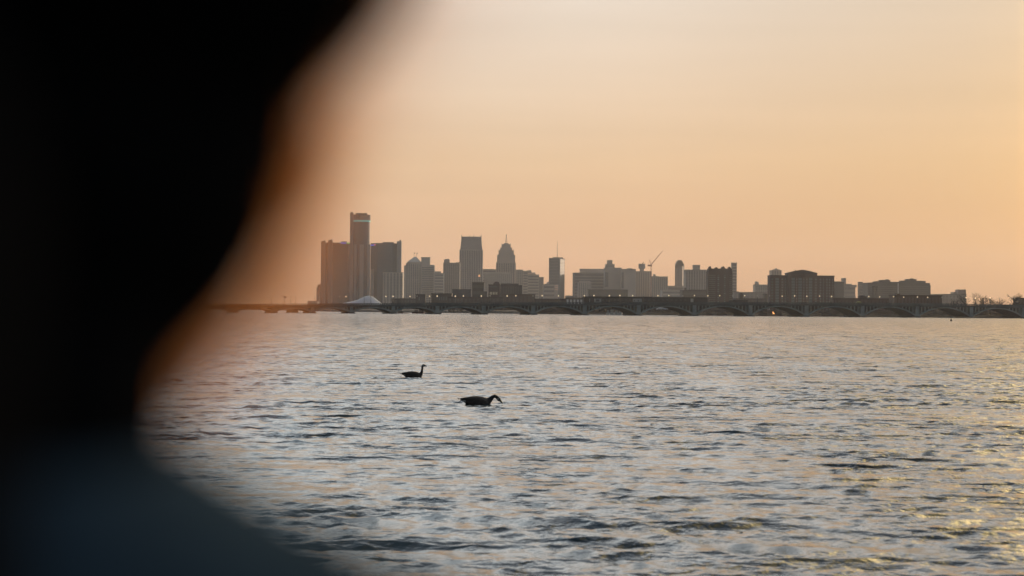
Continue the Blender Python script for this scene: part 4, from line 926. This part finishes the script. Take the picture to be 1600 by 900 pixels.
m.tube([hp((0, -.02, -.02)), bpnt(0, -.03, 1.50), bpnt(0, -.035, 1.40), bpnt(0, -.03, 1.33)], [.046, .040, .046, .07], 20)
tors = [(1.43, .055, .055), (1.40, .09, .07), (1.35, .15, .085), (1.28, .17, .10), (1.15, .145, .095), (1.03, .13, .09), (.93, .16, .105), (.85, .165, .105), (.80, .15, .095)]
def loft(mb, rows, grow=0, n=28, yo=-.03):
    b = len(mb.v)
    for z, rx, ry in rows:
        for i in range(n): a = 2*math.pi*i/n; mb.v.append(bpnt((rx+grow)*math.cos(a), yo+(ry+grow)*math.sin(a), z))
    for j in range(len(rows)-1):
        for i in range(n): mb.f.append((b+j*n+i, b+(j+1)*n+i, b+(j+1)*n+(i+1) % n, b+j*n+(i+1) % n))
    mb.f.append(tuple(range(b, b+n))); mb.f.append(tuple(b+(len(rows)-1)*n+i for i in range(n-1, -1, -1)))
loft(m, tors)
def limbs(mb, g=0, arms=True, legs=True, a_end=1.0):
    for sd in (-1, 1):
        if arms: mb.tube([bpnt(sd*.14, -.03, 1.34), bpnt(sd*.185, -.03, 1.31), bpnt(sd*.225, -.035, 1.10), bpnt(sd*.235, -.02, 1.06), bpnt(sd*.245, .03, .86)], [.045+g, .052+g, .040+g, .040+g, .026+g], 14)
        if legs: mb.tube([bpnt(sd*.08, -.03, .90), bpnt(sd*.09, -.03, .80), bpnt(sd*.095, -.02, .50), bpnt(sd*.095, -.035, .42), bpnt(sd*.1, -.04, .10)], [.08+g, .085+g, .055+g, .052+g, .035+g], 16)
limbs(m)
for sd in (-1, 1):
    m.ell(bpnt(sd*.246, .045, .81), (.018, .04, .048), None, 14, 10)
    for q in range(4): m.tube([bpnt(sd*(.248), .018+.021*q, .80), bpnt(sd*.25, .018+.022*q, .765-.003*q), bpnt(sd*.243, .018+.022*q, .735 if q in (1, 2) else .745)], [.0095, .009, .0075], 8)
    m.tube([bpnt(sd*.24, .07, .835), bpnt(sd*.228, .1, .80), bpnt(sd*.226, .105, .775)], [.012, .011, .009], 8)
    m.tube([bpnt(sd*.1, -.06, .05), bpnt(sd*.105, .10, .03)], [.036, .03], 10)
u = union(m, .0065, 5); u.build('body', skin_m, per, smooth=True)
m = MB(); loft(m, [(1.478, .040, .055), (1.468, .050, .062), (1.455, .075, .072), (1.44, .105, .080), (1.41, .165, .09), (1.35, .19, .098), (1.28, .178, .108), (1.15, .16, .108), (1.0, .155, .108), (.86, .172, .115), (.80, .172, .115)], .012); limbs(m, .014, legs=False)
jk = union(m, .008, 6)
jk.v = [v for v in jk.v]; jk.build('jacket', jack, per, smooth=True)
MB().tube([bpnt(.044*math.cos(a), -.03+.058*math.sin(a), 1.462) for a in [i*math.pi/12 for i in range(25)]], .014, 8).build('collar', jack, per, smooth=True)
m = MB(); limbs(m, .015, arms=False); loft(m, tors[5:], .01); union(m, .009, 4).build('trousers', trou, per, smooth=True)
for sd in (-1, 1):
    m = MB(); m.ell(bpnt(sd*.103, .03, .04), (.05, .145, .05), None, 18, 12); m.box(*[bpnt(sd*.103-.045, 0, 0)[0], bpnt(sd*.103+.045, 0, 0)[0]], bpnt(0, -.1, 0)[1], bpnt(0, .16, 0)[1], GZ, GZ+.03); union(m, .007, 4).build('shoe', shoe, per, smooth=True)
# hair: cap, tied tail, loose strands
m = MB(); m.ell(hp((0, -.022, .055)), (.123, .110, .114), RY, 32, 24); m.ell(hp((0, -.02, -.036)), (.080, .086, .071), RY); m.ell(hp((0, -.045, -.10)), (.058, .058, .056), RY)
m.ell(hp((0, .05, .07)), (.075, .055, .05), RY)
hcap = union(m, .006, 5)
face_n = (RY@Vector((0, 1, 0)))
hcap.v = [v for v in hcap.v]
hair = hcap.build('hair', hair_m, per, smooth=True)
m = MB(); m.tube([hp((0, -.11, .0)), bpnt(-.005, -.145, 1.53), bpnt(-.012, -.155, 1.47), bpnt(-.016, -.15, 1.36), bpnt(-.018, -.15, 1.22), bpnt(-.018, -.15, 1.12)], [.03, .045, .05, .05, .042, .02], 18)
m.build('ponytail', hair_m, hair, smooth=True)
sm = bpy.data.materials.new('backlit hair strand'); sm.use_nodes = True; t = sm.node_tree; t.nodes.clear()
dfn = t.nodes.new('ShaderNodeBsdfDiffuse'); dfn.inputs[0].default_value = (.02, .01, .006, 1); trn = t.nodes.new('ShaderNodeBsdfTranslucent'); trn.inputs[0].default_value = (.95, .62, .34, 1)
mxn = t.nodes.new('ShaderNodeMixShader'); mxn.inputs[0].default_value = .92; on = t.nodes.new('ShaderNodeOutputMaterial')
t.links.new(dfn.outputs[0], mxn.inputs[1]); t.links.new(trn.outputs[0], mxn.inputs[2]); t.links.new(mxn.outputs[0], on.inputs[0])
rnd = random.Random(4); m = MB()
for _ in range(5600):
    th = rnd.uniform(0, 6.283); ph = math.acos(rnd.uniform(-.85, 1)); n_ = Vector((math.sin(ph)*math.cos(th), math.sin(ph)*math.sin(th), math.cos(ph)))
    if n_.y < -.02: continue
    p = Vector((0, -.022, .055))+Vector((n_.x*.122, n_.y*.110, n_.z*.114))
    if rnd.random() < .4: p = Vector((0, -.02, -.038))+Vector((n_.x*.083, n_.y*.088, n_.z*.073)) ; tdir = n_.cross(Vector((rnd.gauss(0, 1), rnd.gauss(0, 1), rnd.gauss(0, 1)))).normalized()
    ln = rnd.uniform(.012, .035); lift = rnd.random()**1.1*.015
    pts = [hp(p-n_*.002), hp(p+tdir*ln*.5+n_*(lift)), hp(p+tdir*ln+n_*(lift*.9))]
    m.tube(pts, [.0003, .00028, .0002], 3)
st_o = m.build('loose_strands', sm, hair); st_o['kind'] = 'stuff'
